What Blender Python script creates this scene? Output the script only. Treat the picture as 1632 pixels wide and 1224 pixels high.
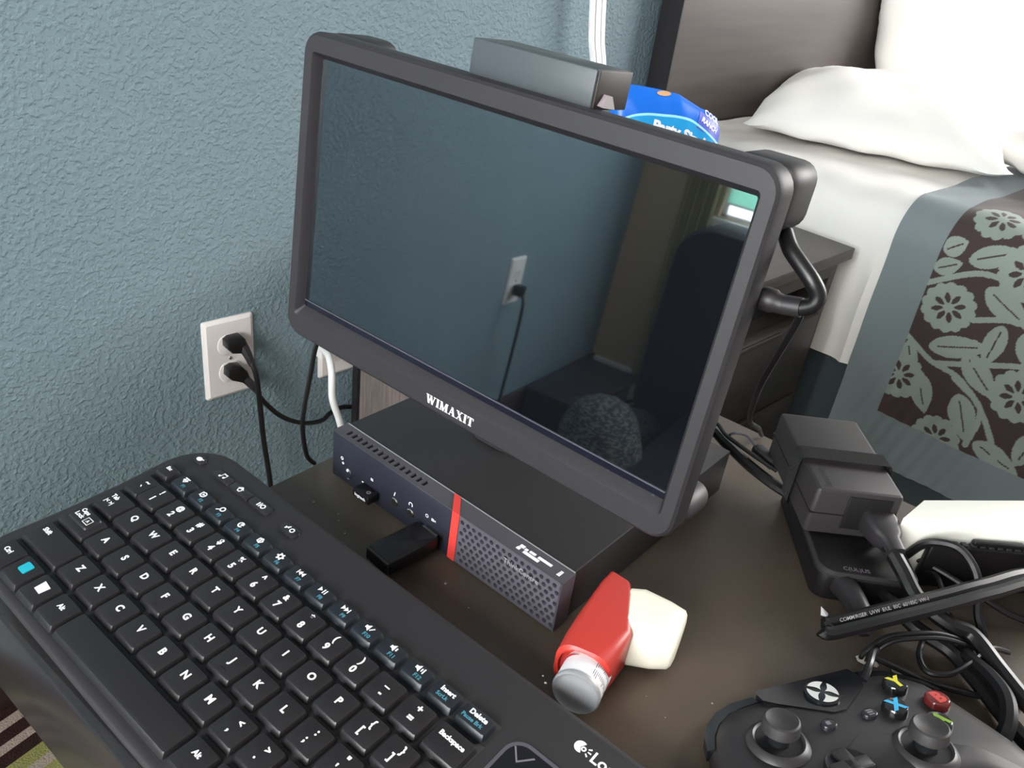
import bpy, bmesh, math, random
from math import sin, cos, pi, radians, sqrt
from mathutils import Vector, Matrix
random.seed(4)
for o in list(bpy.data.objects): bpy.data.objects.remove(o)
SC = bpy.context.scene; COL = SC.collection
S = 0.001            # everything below is measured in millimetres
FL = 650.0           # the desk top is 650 mm above the carpet; z = 0 below means desk top level

def wp(p): return Vector((p[0]*S, p[1]*S, (p[2]+FL)*S))

# ------------------------------------------------------------------ camera, sky, lights, exposure
cd = bpy.data.cameras.new('camera'); cam = bpy.data.objects.new('camera', cd); COL.objects.link(cam)
cd.sensor_fit = 'HORIZONTAL'; cd.sensor_width = 36.0; cd.lens = 36.0*1328.11/1632; cd.clip_start = .02
cam.matrix_world = Matrix.Translation(wp((-450.82, -912.70, 323.31))) @ (Matrix.Rotation(-0.7671, 4, 'Z') @ Matrix.Rotation(-0.1204, 4, 'Y') @ Matrix.Rotation(1.0506, 4, 'X'))
SC.camera = cam
w = bpy.data.worlds.new('daylight'); SC.world = w; w.use_nodes = True
bg = w.node_tree.nodes['Background']; bg.inputs[0].default_value = (1.0, .985, .97, 1); bg.inputs[1].default_value = 0.32
def area(name, loc, target, sx, sy, power, col):
    l = bpy.data.lights.new(name, 'AREA'); l.shape = 'RECTANGLE'; l.size = sx*S; l.size_y = sy*S; l.energy = power; l.color = col
    o = bpy.data.objects.new(name, l); COL.objects.link(o); o.location = wp(loc)
    o.rotation_euler = (wp(target)-wp(loc)).to_track_quat('-Z', 'Y').to_euler(); return o
area('window_light', (-2215, -1060, 760), (0, -700, 100), 1250, 1300, 50, (.97, .985, 1.0))
area('second_window_light', (2900, -1700, 1150), (700, -400, 0), 1500, 1400, 108, (1, .985, .96))
SC.view_settings.view_transform = 'Standard'; SC.view_settings.look = 'None'
SC.view_settings.exposure = 0.18; SC.view_settings.gamma = 1.0; SC.view_settings.use_curve_mapping = False

# ------------------------------------------------------------------ materials
def lin(h):
    h = h.lstrip('#'); c = [int(h[i:i+2], 16)/255 for i in (0, 2, 4)]
    return [x/12.92 if x <= .04045 else ((x+.055)/1.055)**2.4 for x in c]
MATS = {}
def mat(name, col, rough=.5, spec=.5, metal=0, bump=None, var=None, coat=0, ior=None, sheen=0, trans=0, alpha=1):
    """bump = (noise scale per metre, distance mm); var = (second colour, noise scale, stretch xyz, low, high)"""
    if name in MATS: return MATS[name]
    m = bpy.data.materials.new(name); m.use_nodes = True; nt = m.node_tree; b = nt.nodes['Principled BSDF']
    c = lin(col) if isinstance(col, str) else list(col)
    b.inputs['Base Color'].default_value = (*c, 1); b.inputs['Roughness'].default_value = rough
    b.inputs['Specular IOR Level'].default_value = spec; b.inputs['Metallic'].default_value = metal
    b.inputs['Coat Weight'].default_value = coat; b.inputs['Coat Roughness'].default_value = .08
    b.inputs['Transmission Weight'].default_value = trans; b.inputs['Alpha'].default_value = alpha
    if sheen: b.inputs['Sheen Weight'].default_value = sheen
    if ior: b.inputs['IOR'].default_value = ior
    if bump or var:
        tc = nt.nodes.new('ShaderNodeTexCoord')
    if var:
        c2, sc, st, lo, hi = var
        mp = nt.nodes.new('ShaderNodeMapping'); mp.inputs['Scale'].default_value = st; nt.links.new(tc.outputs['Object'], mp.inputs[0])
        n = nt.nodes.new('ShaderNodeTexNoise'); n.inputs['Scale'].default_value = sc; n.inputs['Detail'].default_value = 6; nt.links.new(mp.outputs[0], n.inputs[0])
        r = nt.nodes.new('ShaderNodeMapRange'); r.inputs[1].default_value = lo; r.inputs[2].default_value = hi; nt.links.new(n.outputs[0], r.inputs[0])
        mx = nt.nodes.new('ShaderNodeMix'); mx.data_type = 'RGBA'; mx.inputs['A'].default_value = (*c, 1); mx.inputs['B'].default_value = (*(lin(c2) if isinstance(c2, str) else c2), 1)
        nt.links.new(r.outputs[0], mx.inputs['Factor']); nt.links.new(mx.outputs['Result'], b.inputs['Base Color'])
    if bump:
        n = nt.nodes.new('ShaderNodeTexNoise'); n.inputs['Scale'].default_value = bump[0]; n.inputs['Detail'].default_value = 4; nt.links.new(tc.outputs['Object'], n.inputs[0])
        bp = nt.nodes.new('ShaderNodeBump'); bp.inputs['Distance'].default_value = bump[1]*S; bp.inputs['Strength'].default_value = 1
        nt.links.new(n.outputs[0], bp.inputs['Height']); nt.links.new(bp.outputs[0], b.inputs['Normal'])
    MATS[name] = m; return m

def wall_mat():
    m = mat('teal_knockdown_paint', '#7a8d94', rough=.62, spec=.35, var=('#72868d', 2.5, (1, 1, 1), .35, .65)); nt = m.node_tree; b = nt.nodes['Principled BSDF']
    tc = nt.nodes.new('ShaderNodeTexCoord')
    a = nt.nodes.new('ShaderNodeTexNoise'); a.inputs['Scale'].default_value = 165; a.inputs['Detail'].default_value = 3; a.inputs['Distortion'].default_value = .15
    nt.links.new(tc.outputs['Object'], a.inputs[0])
    r = nt.nodes.new('ShaderNodeMapRange'); r.interpolation_type = 'SMOOTHSTEP'; r.inputs[1].default_value = .40; r.inputs[2].default_value = .66; nt.links.new(a.outputs[0], r.inputs[0])
    c = nt.nodes.new('ShaderNodeTexNoise'); c.inputs['Scale'].default_value = 330; c.inputs['Detail'].default_value = 2; nt.links.new(tc.outputs['Object'], c.inputs[0])
    s = nt.nodes.new('ShaderNodeMath'); s.operation = 'MULTIPLY_ADD'; s.inputs[1].default_value = .35; nt.links.new(c.outputs[0], s.inputs[0]); nt.links.new(r.outputs[0], s.inputs[2])
    bp = nt.nodes.new('ShaderNodeBump'); bp.inputs['Distance'].default_value = .0010; bp.inputs['Strength'].default_value = .9
    nt.links.new(s.outputs[0], bp.inputs['Height']); nt.links.new(bp.outputs[0], b.inputs['Normal']); return m

def carpet_mat():
    m = mat('striped_carpet', '#3a2a28', rough=.95, spec=.1); nt = m.node_tree; b = nt.nodes['Principled BSDF']
    tc = nt.nodes.new('ShaderNodeTexCoord'); mp = nt.nodes.new('ShaderNodeMapping'); mp.inputs['Rotation'].default_value = (0, 0, radians(-14)); nt.links.new(tc.outputs['Object'], mp.inputs[0])
    sp = nt.nodes.new('ShaderNodeSeparateXYZ'); nt.links.new(mp.outputs[0], sp.inputs[0])
    md = nt.nodes.new('ShaderNodeMath'); md.operation = 'MULTIPLY_ADD'; md.inputs[1].default_value = 1/.17; md.inputs[2].default_value = 50.42; nt.links.new(sp.outputs[1], md.inputs[0])
    fr = nt.nodes.new('ShaderNodeMath'); fr.operation = 'FRACT'; nt.links.new(md.outputs[0], fr.inputs[0])
    cr = nt.nodes.new('ShaderNodeValToRGB'); cr.color_ramp.interpolation = 'CONSTANT'
    dk, cm, ol = lin('#33231f')+[1], lin('#a49488')+[1], lin('#8d8a55')+[1]
    st = [(0, ol), (.16, cm), (.25, ol), (.36, dk), (.47, cm), (.55, dk), (.66, cm), (.75, dk), (.92, cm), (.985, dk)]
    e = cr.color_ramp.elements; e[0].position = st[0][0]; e[0].color = st[0][1]; e[1].position = st[1][0]; e[1].color = st[1][1]
    for p, c in st[2:]: x = e.new(p); x.color = c
    nt.links.new(fr.outputs[0], cr.inputs[0]); nt.links.new(cr.outputs[0], b.inputs['Base Color'])
    n = nt.nodes.new('ShaderNodeTexNoise'); n.inputs['Scale'].default_value = 400; nt.links.new(tc.outputs['Object'], n.inputs[0])
    bp = nt.nodes.new('ShaderNodeBump'); bp.inputs['Distance'].default_value = .003; nt.links.new(n.outputs[0], bp.inputs['Height']); nt.links.new(bp.outputs[0], b.inputs['Normal']); return m

DESK = mat('worn_dark_wood', '#51483f', rough=.5, spec=.4, var=('#645547', 9, (1, 1, 1), .42, .72), bump=(600, .08))
DESKE = mat('glossy_dark_wood_edge', '#29282d', rough=.24, spec=.5, var=('#37322e', 14, (1, 1, 1), .45, .7))
KCASE = mat('black_keyboard_plastic', '#2d2a2c', rough=.5, spec=.4, bump=(2500, .03))
KEYM = mat('black_keycap', '#252224', rough=.36, spec=.5, bump=(2500, .03))
FKEYM = mat('blue_black_keycap', '#1f2329', rough=.4, spec=.5)
KBED = mat('dark_key_bed', '#121013', rough=.6)
LEGW = mat('white_legend_print', '#f4f2f2', rough=.6)
LEGB = mat('teal_legend_print', '#4a8fa0', rough=.6)
BTNM = mat('glossy_black_button', '#29272b', rough=.2, spec=.6)
CYAN = mat('cyan_sticker', '#22b0c4', rough=.45)
BEZ = mat('navy_black_bezel', '#23242f', rough=.42)
COVER = mat('black_metal_cover', '#242122', rough=.5, bump=(3000, .02))
BEZT = mat('grey_bezel_plastic', '#4a474d', rough=.45)
GRILLE = mat('grey_grille', '#56535b', rough=.4)
RED = mat('red_stripe', '#d6403a', rough=.45)
BLACK = mat('deep_black', '#0d0b0d', rough=.6)
MONF = mat('monitor_black_plastic', '#2a272a', rough=.5, spec=.45, bump=(3000, .02))
MONB = mat('monitor_rear_plastic', '#2a2729', rough=.5)
SCREEN = mat('glossy_dark_screen', (.004, .0045, .006), rough=.025, spec=.5, ior=2.5); SCREEN.node_tree.nodes['Principled BSDF'].inputs['Specular Tint'].default_value = (.80, .92, 1, 1)
LCDB = mat('lcd_black_border', '#121320', rough=.25)
CHROME = mat('chrome', '#c9c7c6', rough=.2, metal=1)
RUBBER = mat('black_cable_rubber', '#121012', rough=.38, spec=.5)
CONN = mat('grey_black_connector', '#262325', rough=.45)
WHITEP = mat('white_plastic', '#e6dfdc', rough=.4)
WHITEC = mat('white_cable', '#f0eeec', rough=.5)
BRICK = mat('grey_brick_plastic', '#312d2e', rough=.5, bump=(2500, .05))
STRAP = mat('black_velcro', '#353534', rough=1, spec=.1, bump=(900, 1.2))
BOXW = mat('cream_white_case', '#f3f1e6', rough=.4)
INHR = mat('red_inhaler_plastic', '#c43b32', rough=.38, spec=.5)
INHC = mat('cream_cap_plastic', '#fbf6e2', rough=.4)
ALU = mat('brushed_aluminium', '#a9a9ab', rough=.42, metal=.25)
LABEL = mat('white_paper_label', '#f3f0f1', rough=.5)
PRINT = mat('grey_small_print', '#77707a', rough=.6)
PAD = mat('black_controller_plastic', '#2f2c2d', rough=.42, spec=.5)
PADG = mat('glossy_black_panel', '#1c1d21', rough=.18, spec=.6)
STICK = mat('rubber_thumbstick', '#333030', rough=.55)
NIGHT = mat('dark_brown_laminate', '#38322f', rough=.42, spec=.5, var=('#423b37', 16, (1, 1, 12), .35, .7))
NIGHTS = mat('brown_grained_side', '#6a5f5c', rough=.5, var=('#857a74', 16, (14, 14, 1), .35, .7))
NDARK = mat('nightstand_dark_edge', '#1d1a1b', rough=.5)
HEADB = mat('headboard_laminate', '#4c4441', rough=.38, spec=.5, var=('#423b39', 9, (.6, 1, 9), .35, .75))
SHEET = mat('white_sheet', '#f7f3ee', rough=.9, spec=.1, bump=(120, .3))
PILLOW = mat('white_pillowcase', '#fbf8f3', rough=.9, spec=.1)
BOXSPR = mat('slate_bed_base', '#4b5356', rough=.95, spec=.1, bump=(500, .5))
#BLANKET = mat('grey_blue_border_satin', '#7f8e93', rough=.6, sheen=.3, bump=(300, .3))
TAN = mat('beige_paint', '#b09d80', rough=.8)
CHAIRB = mat('black_upholstery', '#1b1a20', rough=.7, bump=(900, .6))

# ------------------------------------------------------------------ geometry
def cat(pts, n=8, closed=False):
    """Catmull-Rom through pts"""
    P = [Vector(p) for p in pts]; out = []; N = len(P)
    rng = range(N) if closed else range(N-1)
    for i in rng:
        if closed: a, b, c, d = P[i-1], P[i], P[(i+1) % N], P[(i+2) % N]
        else: a, b, c, d = P[max(i-1, 0)], P[i], P[i+1], P[min(i+2, N-1)]
        for k in range(n):
            t = k/n
            out.append(.5*((2*b)+(c-a)*t+(2*a-5*b+4*c-d)*t*t+(3*b-a-3*c+d)*t**3))
    if not closed: out.append(P[-1])
    return out
def rrect(x0, x1, y0, y1, r, n=5):
    out = []
    for cx, cy, a in ((x1-r, y1-r, 0), (x0+r, y1-r, 90), (x0+r, y0+r, 180), (x1-r, y0+r, 270)):
        for k in range(n+1):
            t = radians(a+90*k/n); out.append((cx+r*cos(t), cy+r*sin(t)))
    return out
def inset(poly, d):
    n = len(poly); out = []
    for i in range(n):
        p, q, r = Vector(poly[i-1]), Vector(poly[i]), Vector(poly[(i+1) % n])
        e1, e2 = (q-p), (r-q)
        if e1.length < 1e-6: e1 = e2
        if e2.length < 1e-6: e2 = e1
        e1, e2 = e1.normalized(), e2.normalized()
        nn = Vector((-e1.y-e2.y, e1.x+e2.x)); L = nn.length
        if L < 1e-6: out.append(tuple(q)); continue
        nn /= L; cs = max(.35, nn.dot(Vector((-e1.y, e1.x))))
        out.append(tuple(q+nn*(d/cs)))
    return out
class G:
    def __init__(s): s.v = []; s.f = []; s.m = []; s.mi = 0
    def add(s, v, f, M=None):
        b = len(s.v)
        s.v += [tuple(M @ Vector(p)) if M else tuple(p) for p in v]
        s.f += [tuple(i+b for i in q) for q in f]; s.m += [s.mi]*len(f); return s
    def loft(s, rings, cap0=True, cap1=True, M=None, closed=True):
        n = len(rings[0]); v = [p for r in rings for p in r]; f = []
        for i in range(len(rings)-1):
            for k in range(n if closed else n-1):
                f.append((i*n+k, i*n+(k+1) % n, (i+1)*n+(k+1) % n, (i+1)*n+k))
        if cap0: f.append(tuple(range(n-1, -1, -1)))
        if cap1: f.append(tuple(range((len(rings)-1)*n, len(rings)*n)))
        return s.add(v, f, M)
    def prism(s, poly, z0, z1, bev=0, M=None, bot=True):
        """counter-clockwise outline, extruded, both rims rounded by bev"""
        R = []
        def ring(d, z): R.append([(p[0], p[1], z) for p in (inset(poly, d) if d else poly)])
        if bev:
            if bot: ring(bev, z0); ring(bev*.3, z0+bev*.3); ring(0, z0+bev)
            else: ring(0, z0)
            ring(0, z1-bev); ring(bev*.3, z1-bev*.3); ring(bev, z1)
        else: ring(0, z0); ring(0, z1)
        return s.loft(R, M=M)
    def box(s, x0, x1, y0, y1, z0, z1, bev=0, M=None, r=None):
        if bev:
            return s.prism(rrect(x0, x1, y0, y1, r or bev, 3), z0, z1, bev, M)
        return s.prism([(x0, y0), (x1, y0), (x1, y1), (x0, y1)], z0, z1, 0, M)
    def tube(s, pts, r, n=8, smooth=6, flat=1.0, up=None):
        P = cat(pts, smooth) if smooth else [Vector(p) for p in pts]
        rings = []; t0 = (P[1]-P[0]).normalized(); a = Vector(up) if up else (Vector((0, 0, 1)) if abs(t0.z) < .9 else Vector((1, 0, 0)))
        for i, p in enumerate(P):
            t = (P[min(i+1, len(P)-1)]-P[max(i-1, 0)]).normalized()
            a = (a-t*a.dot(t)).normalized(); b = t.cross(a)
            rr = r(i/(len(P)-1)) if callable(r) else r
            rings.append([tuple(p+(a*cos(2*pi*k/n)+b*sin(2*pi*k/n)*flat)*rr) for k in range(n)])
        return s.loft(rings)
    def lathe(s, prof, n=24, M=None, cap0=True, cap1=True):
        return s.loft([[(r*cos(2*pi*k/n), r*sin(2*pi*k/n), z) for k in range(n)] for r, z in prof], cap0, cap1, M)
    def grid(s, fn, nu, nv, M=None):
        v = [fn(i/nu, j/nv) for j in range(nv+1) for i in range(nu+1)]
        f = [(j*(nu+1)+i, j*(nu+1)+i+1, (j+1)*(nu+1)+i+1, (j+1)*(nu+1)+i) for j in range(nv) for i in range(nu)]
        return s.add(v, f, M)
    def text(s, body, size, M=None, bold=.03, align='CENTER', sx=1.0):
        v, f = textmesh(body, bold, align)
        return s.add([(x*size*sx, y*size, .04) for x, y in v], f, M)
TXT = {}
def textmesh(body, bold, align):
    k = (body, bold, align)
    if k not in TXT:
        c = bpy.data.curves.new('t', 'FONT'); c.body = body; c.size = 1; c.offset = bold; c.resolution_u = 3; c.align_x = align; c.fill_mode = 'FRONT'
        o = bpy.data.objects.new('t', c); me = bpy.data.meshes.new_from_object(o)
        TXT[k] = ([(v.co.x, v.co.y) for v in me.vertices], [tuple(p.vertices) for p in me.polygons])
        bpy.data.objects.remove(o); bpy.data.curves.remove(c); bpy.data.meshes.remove(me)
    return TXT[k]
def mesh(name, g, mats, smooth=True, org=(0, 0, 0), ang=38):
    me = bpy.data.meshes.new(name)
    me.from_pydata([((x-org[0])*S, (y-org[1])*S, (z-org[2])*S) for x, y, z in g.v], [], g.f)
    mats = mats if isinstance(mats, (list, tuple)) else [mats]
    for m in mats: me.materials.append(m)
    me.polygons.foreach_set('material_index', g.m)
    bm = bmesh.new(); bm.from_mesh(me); bmesh.ops.recalc_face_normals(bm, faces=bm.faces); bm.to_mesh(me); bm.free()
    if smooth:
        me.polygons.foreach_set('use_smooth', [True]*len(me.polygons)); me.set_sharp_from_angle(angle=radians(ang))
    me.update(); return me
def part(name, g, mats, parent, smooth=True, M=None, label=None, ang=38):
    me = g if isinstance(g, bpy.types.Mesh) else mesh(name, g, mats, smooth, ang=ang)
    o = bpy.data.objects.new(name, me); COL.objects.link(o); o.parent = parent
    if M is not None:
        M = M.copy(); M.translation = M.translation*S; o.matrix_local = M
    if label: o['label'] = label
    return o
def tag(o, label=None, category=None, group=None, kind=None):
    if label: o['label'] = label
    if category: o['category'] = category
    if group: o['group'] = group
    if kind: o['kind'] = kind
    return o
def thing(name, label, category, M=None, loc=None, group=None):
    o = bpy.data.objects.new(name, None); COL.objects.link(o); o.empty_display_size = .02
    if M is None: M = Matrix.Translation(loc or (0, 0, 0))
    W = M.copy(); W.translation = wp(M.translation); o.matrix_world = W
    return tag(o, label, category, group)
def solo(name, g, mats, org, label, category, group=None, kind=None, smooth=True, ang=38):
    o = bpy.data.objects.new(name, mesh(name, g, mats, smooth, org, ang)); COL.objects.link(o); o.location = wp(org)
    return tag(o, label, category, group, kind)
def axes(o, x, y, z):
    return Matrix(((x[0], y[0], z[0], o[0]), (x[1], y[1], z[1], o[1]), (x[2], y[2], z[2], o[2]), (0, 0, 0, 1)))
T = Matrix.Translation
def RX(d): return Matrix.Rotation(radians(d), 4, 'X')
def RY(d): return Matrix.Rotation(radians(d), 4, 'Y')
def RZ(d): return Matrix.Rotation(radians(d), 4, 'Z')
def along(p0, p1):
    p0, p1 = Vector(p0), Vector(p1); return T(p0) @ (p1-p0).to_track_quat('Z', 'Y').to_matrix().to_4x4()
def ell(cx, cy, rx, ry, n=20): return [(cx+rx*cos(2*pi*k/n), cy+ry*sin(2*pi*k/n)) for k in range(n)]

# ================================================================== THE SETTING
def struct(name, g, m, org, smooth=False): return tag(solo(name, g, m, org, None, None, smooth=smooth), kind='structure')
struct('wall_back', G().box(-2350, 3000, 0, 100, -FL, 1750), wall_mat(), (0, 50, -FL))
struct('baseboard_back', G().box(-2250, 3000, -14, 0, -FL, -FL+95, 3), mat('dark_brown_baseboard', '#3a2b28', rough=.5), (0, -7, -FL), True)
struct('floor', G().box(-2350, 3000, -3600, 100, -FL-60, -FL), carpet_mat(), (0, 0, -FL-30))
wy0, wy1, wz0, wz1 = -252, -1750, -45, 1450
g = G(); X0, X1 = -2350, -2250
g.box(X0, X1, -3600, wy1, -FL, 1750); g.box(X0, X1, wy0, 0, -FL, 1750); g.box(X0, X1, wy1, wy0, -FL, wz0); g.box(X0, X1, wy1, wy0, wz1, 1750)
struct('wall_left', g, TAN, (-2300, -900, -FL))
struct('baseboard_left', G().box(-2250, -2238, -3600, 0, -FL, -FL+90, 2), WHITEP, (-2244, -1800, -FL))
wf = tag(thing('window_1', None, None, loc=(-2300, -1000, wz0)), kind='structure')
OFF = T((2300, 1000, -wz0))
g = G(); wm = (wy0+wy1)/2
for a in ((wy0-14, wy0, wz0, wz1), (wy1, wy1+50, wz0, wz1), (wy1, wy0, wz0, wz0+8), (wy1, wy0, wz1-50, wz1), (wm-25, wm+25, wz0, wz1)):
    g.box(-2330, -2280, a[0], a[1], a[2], a[3], M=OFF)
part('window_frame', g, WHITEP, wf, smooth=False)
gl = mat('glowing_window_glass', '#ffffff', rough=.02, trans=1, ior=1.45); _b = gl.node_tree.nodes['Principled BSDF']; _b.inputs['Emission Color'].default_value = (.95, .98, 1, 1); _b.inputs['Emission Strength'].default_value = 4  # the pane itself glows, in place of daylight outdoors
for a, b in ((wm+25, wy0-14), (wy1+50, wm-25)):
    part('pane', G().box(-2308, -2304, a, b, wz0+8, wz1-50, M=OFF), gl, wf, smooth=False)
part('window_sill', G().box(-2280, -2215, wy1-20, wy0+20, wz0-25, wz0-2, 3, M=OFF), WHITEP, wf)

# green roller blind drawn over the nearer sash, emission in its fabric for backlight, glowing pane under its hem
bm_ = bpy.data.materials.new('glowing_translucent_blind'); bm_.use_nodes = True; nt = bm_.node_tree; nt.nodes.remove(nt.nodes['Principled BSDF'])
d_, t_, x_ = nt.nodes.new('ShaderNodeBsdfDiffuse'), nt.nodes.new('ShaderNodeBsdfTranslucent'), nt.nodes.new('ShaderNodeMixShader')
tc_ = (*lin('#a9d6c6'), 1); d_.inputs[0].default_value = tc_; t_.inputs[0].default_value = tc_; x_.inputs[0].default_value = .75
nt.links.new(d_.outputs[0], x_.inputs[1]); nt.links.new(t_.outputs[0], x_.inputs[2]); e_, s_ = nt.nodes.new('ShaderNodeEmission'), nt.nodes.new('ShaderNodeAddShader'); e_.inputs[0].default_value = (*lin('#b4d4c8'), 1); e_.inputs[1].default_value = .9
nt.links.new(x_.outputs[0], s_.inputs[0]); nt.links.new(e_.outputs[0], s_.inputs[1]); nt.links.new(s_.outputs[0], nt.nodes['Material Output'].inputs[0])
g = G(); g.box(-2272, -2271, -430, wy0-6, wz0+22, wz1-20)
bl = thing('roller_blind', 'pale green roller blind over the window, seen only in the monitor screen', 'blind', loc=(-2272, -340, wz0))
part('blind_fabric', G().box(-.5, .5, -90, 80, 40, wz1-wz0-30), bm_, bl, smooth=False)
part('hem_bar', G().box(-3, 3, -90, 80, 36, 42, 1), WHITEP, bl)
part('roller_tube', G().tube([(0, -95, wz1-wz0-25), (0, 85, wz1-wz0-25)], 18, 12, 0), WHITEP, bl)

# ================================================================== DESK  (its own frame: x along the front edge, y to the back)
TU, TV = (.11253, -.99365, 0), (.99365, .11253, 0)
MD = axes((TU[0]*509+TV[0]*-459.7, TU[1]*509+TV[1]*-459.7, 0), TU, TV, (0, 0, 1))
desk = thing('desk', 'dark wooden desk with a glossy front edge under the keyboard and monitor', 'desk', MD @ T((450, 260, -FL)))
OD = T((-450, -260, FL))
part('desk_top', G().box(0, 900, 6, 466, -30, 0, 1.5, M=OD), DESK, desk)
part('front_rail', G().box(-36, 900, 0, 24, -72, -.4, 1.6, M=OD), DESKE, desk)
part('side_rail', G().box(0, 20, 26, 450, -72, -31, 1, M=OD), DESK, desk)
part('back_rail', G().box(22, 880, 430, 450, -72, -31, 1, M=OD), DESK, desk)
for x, y in ((22, 28), (838, 28), (22, 386), (838, 386)):
    part('leg', G().box(x, x+42, y, y+42, -FL, -31, 2, M=OD), DESK, desk)

# ================================================================== BED, HEADBOARD, NIGHTSTAND
hb = thing('headboard', 'tall dark wood-grain headboard standing against the teal wall behind the bed', 'headboard', loc=(1580, -28, -FL))
OH = T((-1580, 28, FL))
part('panel', G().box(789, 2371, -50, -8, -FL, 760, 1.5, M=OH), HEADB, hb)
part('edge_band', G().box(786.5, 789.2, -51, -8, -FL, 760, M=OH), NDARK, hb, label='black edge band of the headboard')

bed = thing('bed', 'bed made up with a white sheet, its long side facing the desk', 'bed', loc=(1580, -1000, -FL))
OB = T((-1580, 1000, FL))
part('bed_base', G().box(834, 2330, -2040, -56, -600, -130, 12, M=OB), BOXSPR, bed)
for x, y in ((900, -150), (2260, -150), (900, -1950), (2260, -1950)):
    part('leg', G().box(x-25, x+25, y-25, y+25, -FL, -601, 2, M=OB), NDARK, bed)
XS, ZT, RR = 820.0, 22.0, 60.0
def prof(s, off=0.0):
    """bed profile: s = 0 at the top of the vertical side, negative downwards, positive round the corner onto the top"""
    if s < 0: return (XS-off, ZT-RR+s)
    L = RR*pi/2
    if s < L: a = s/RR; return (XS+RR-(RR+off)*cos(a), ZT-RR+(RR+off)*sin(a))
    return (XS+RR+s-L, ZT+off)
def wrinkle(y, s, k=1):
    return k*(2.2*sin(y*.021+s*.013)+1.5*sin(y*.047-s*.03+1.3)+1.0*sin(y*.09+s*.05))
def sheetpt(a, b):
    y = -56-a*1990; s = -212+b*1640
    f = max(0, 1-abs(y+474)/14.0)*max(0, min(1, (-s-10)/60))
    x, z = prof(s, 1.5+wrinkle(y, s, .9)*.8+(8*f if s < 0 else 0)); return (x, y, z)
g = G().grid(sheetpt, 200, 90, M=OB)
part('sheet', g, SHEET, bed)
part('mattress', G().box(832, 2332, -2040, -62, -129, 12, 50, M=OB, r=50), SHEET, bed)

# runner: vertex colours carry the woven pattern, the cloth follows the bed
def seg_d(p, a, b):
    ax, ay = a; bx, by = b; px, py = p; dx, dy = bx-ax, by-ay; L = dx*dx+dy*dy
    t = max(0, min(1, ((px-ax)*dx+(py-ay)*dy)/L)); return math.hypot(px-ax-t*dx, py-ay-t*dy)
YB, ZB = -556, -262      # inner corner of the plain border: pattern is beyond it (s measured along the cloth)
FLW = [(-595, -65, 37), (-672, 16, 38), (-566, -192, 37), (-727, -149, 39), (-650, -262, 36), (-606, 78, 36), (-745, 100, 38), (-800, -40, 38), (-820, -210, 38), (-868, 60, 38), (-900, -130, 38), (-960, 20, 38), (-985, -220, 38), (-1040, -90, 38), (-700, 190, 38), (-850, 180, 38), (-1000, 150, 38)]
LEF = [((-596, 8), (-655, 38), 15), ((-632, -20), (-700, -52), 19), ((-672, -62), (-668, -128), 15), ((-640, -120), (-700, -168), 18), ((-590, -130), (-668, -100), 17), ((-588, -175), (-622, -232), 18), ((-655, -180), (-690, -245), 19), ((-560, -135), (-585, -190), 12),
       ((-700, -60), (-735, -110), 17), ((-700, -240), (-770, -262), 17), ((-560, 10), (-585, 30), 14), ((-557, -18), (-590, 2), 13), ((-690, 60), (-740, 40), 17), ((-760, -70), (-770, -130), 18), ((-640, 60), (-690, 85), 17), ((-770, 20), (-820, 40), 17), ((-770, -190), (-760, -250), 17)]
for k in range(26):
    a = random.uniform(0, 6.28); x, y = random.uniform(-1080, -790), random.uniform(-250, 220)
    LEF.append(((x, y), (x+60*cos(a), y+60*sin(a)), 17))
VIN = [[(-556, -40), (-610, -6), (-650, 0), (-710, 10), (-760, 60)], [(-556, -128), (-600, -150), (-650, -160), (-700, -200), (-740, -262)], [(-632, -70), (-690, -50), (-740, -75), (-800, -60)], [(-610, -150), (-660, -130), (-720, -105), (-780, -100)], [(-640, -160), (-690, -190), (-692, -250)], [(-780, -100), (-850, -90), (-900, -60), (-1000, -90)], [(-760, 60), (-850, 100), (-950, 90), (-1050, 130)]]
VINS = [[tuple(q[:2]) for q in cat([(x, y, 0) for x, y in v], 6)] for v in VIN]
C_BR, C_LF, C_BD = lin('#4a3d3d'), lin('#96a199'), lin('#838d90')
def in_leaf(p):
    for (a, b, wd) in LEF:
        dx, dy = b[0]-a[0], b[1]-a[1]; L = math.hypot(dx, dy); ux, uy = dx/L, dy/L
        t = ((p[0]-a[0])*ux+(p[1]-a[1])*uy)/L
        if 0 < t < 1:
            h = abs((p[0]-a[0])*-uy+(p[1]-a[1])*ux)
            if h < wd*(sin(pi*t**.8)**.75): return not (h < 1.1 and .15 < t < .8)
    return False
def colour(y, s):
    if y > YB or s < ZB or s > 900: return C_BD
    for fx, fy, r in FLW:
        dx, dy = y-fx, s-fy; d = math.hypot(dx, dy)
        if d < r+4:
            a = math.atan2(dy, dx)
            if d > r*(.93+.07*abs(math.cos(a*7))*1.4): continue
            pa = (a*8/(2*pi)) % 1; 
            if r*.2 < d < r*.62 and abs(pa-.5) < .34*sin(pi*min(1, max(0, (d-r*.2)/(r*.42)*.75+.2))): return C_BR
            return C_LF
    if in_leaf((y, s)): return C_LF
    for v in VINS:
        for i in range(len(v)-1):
            if abs(v[i][0]-y) < 40 and abs(v[i][1]-s) < 45 and seg_d((y, s), v[i], v[i+1]) < 4.2: return C_LF
    return C_BR
ys = [-487-i*5 for i in range(13)]+[-552-i*1.25 for i in range(196)]+[-798-i*3 for i in range(110)]
ss = [-345+i*6 for i in range(13)]+[-267+i*1.3 for i in range(300)]+[126+i*3 for i in range(40)]+[246+i*40 for i in range(20)]
rv, rc = [], []
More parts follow.
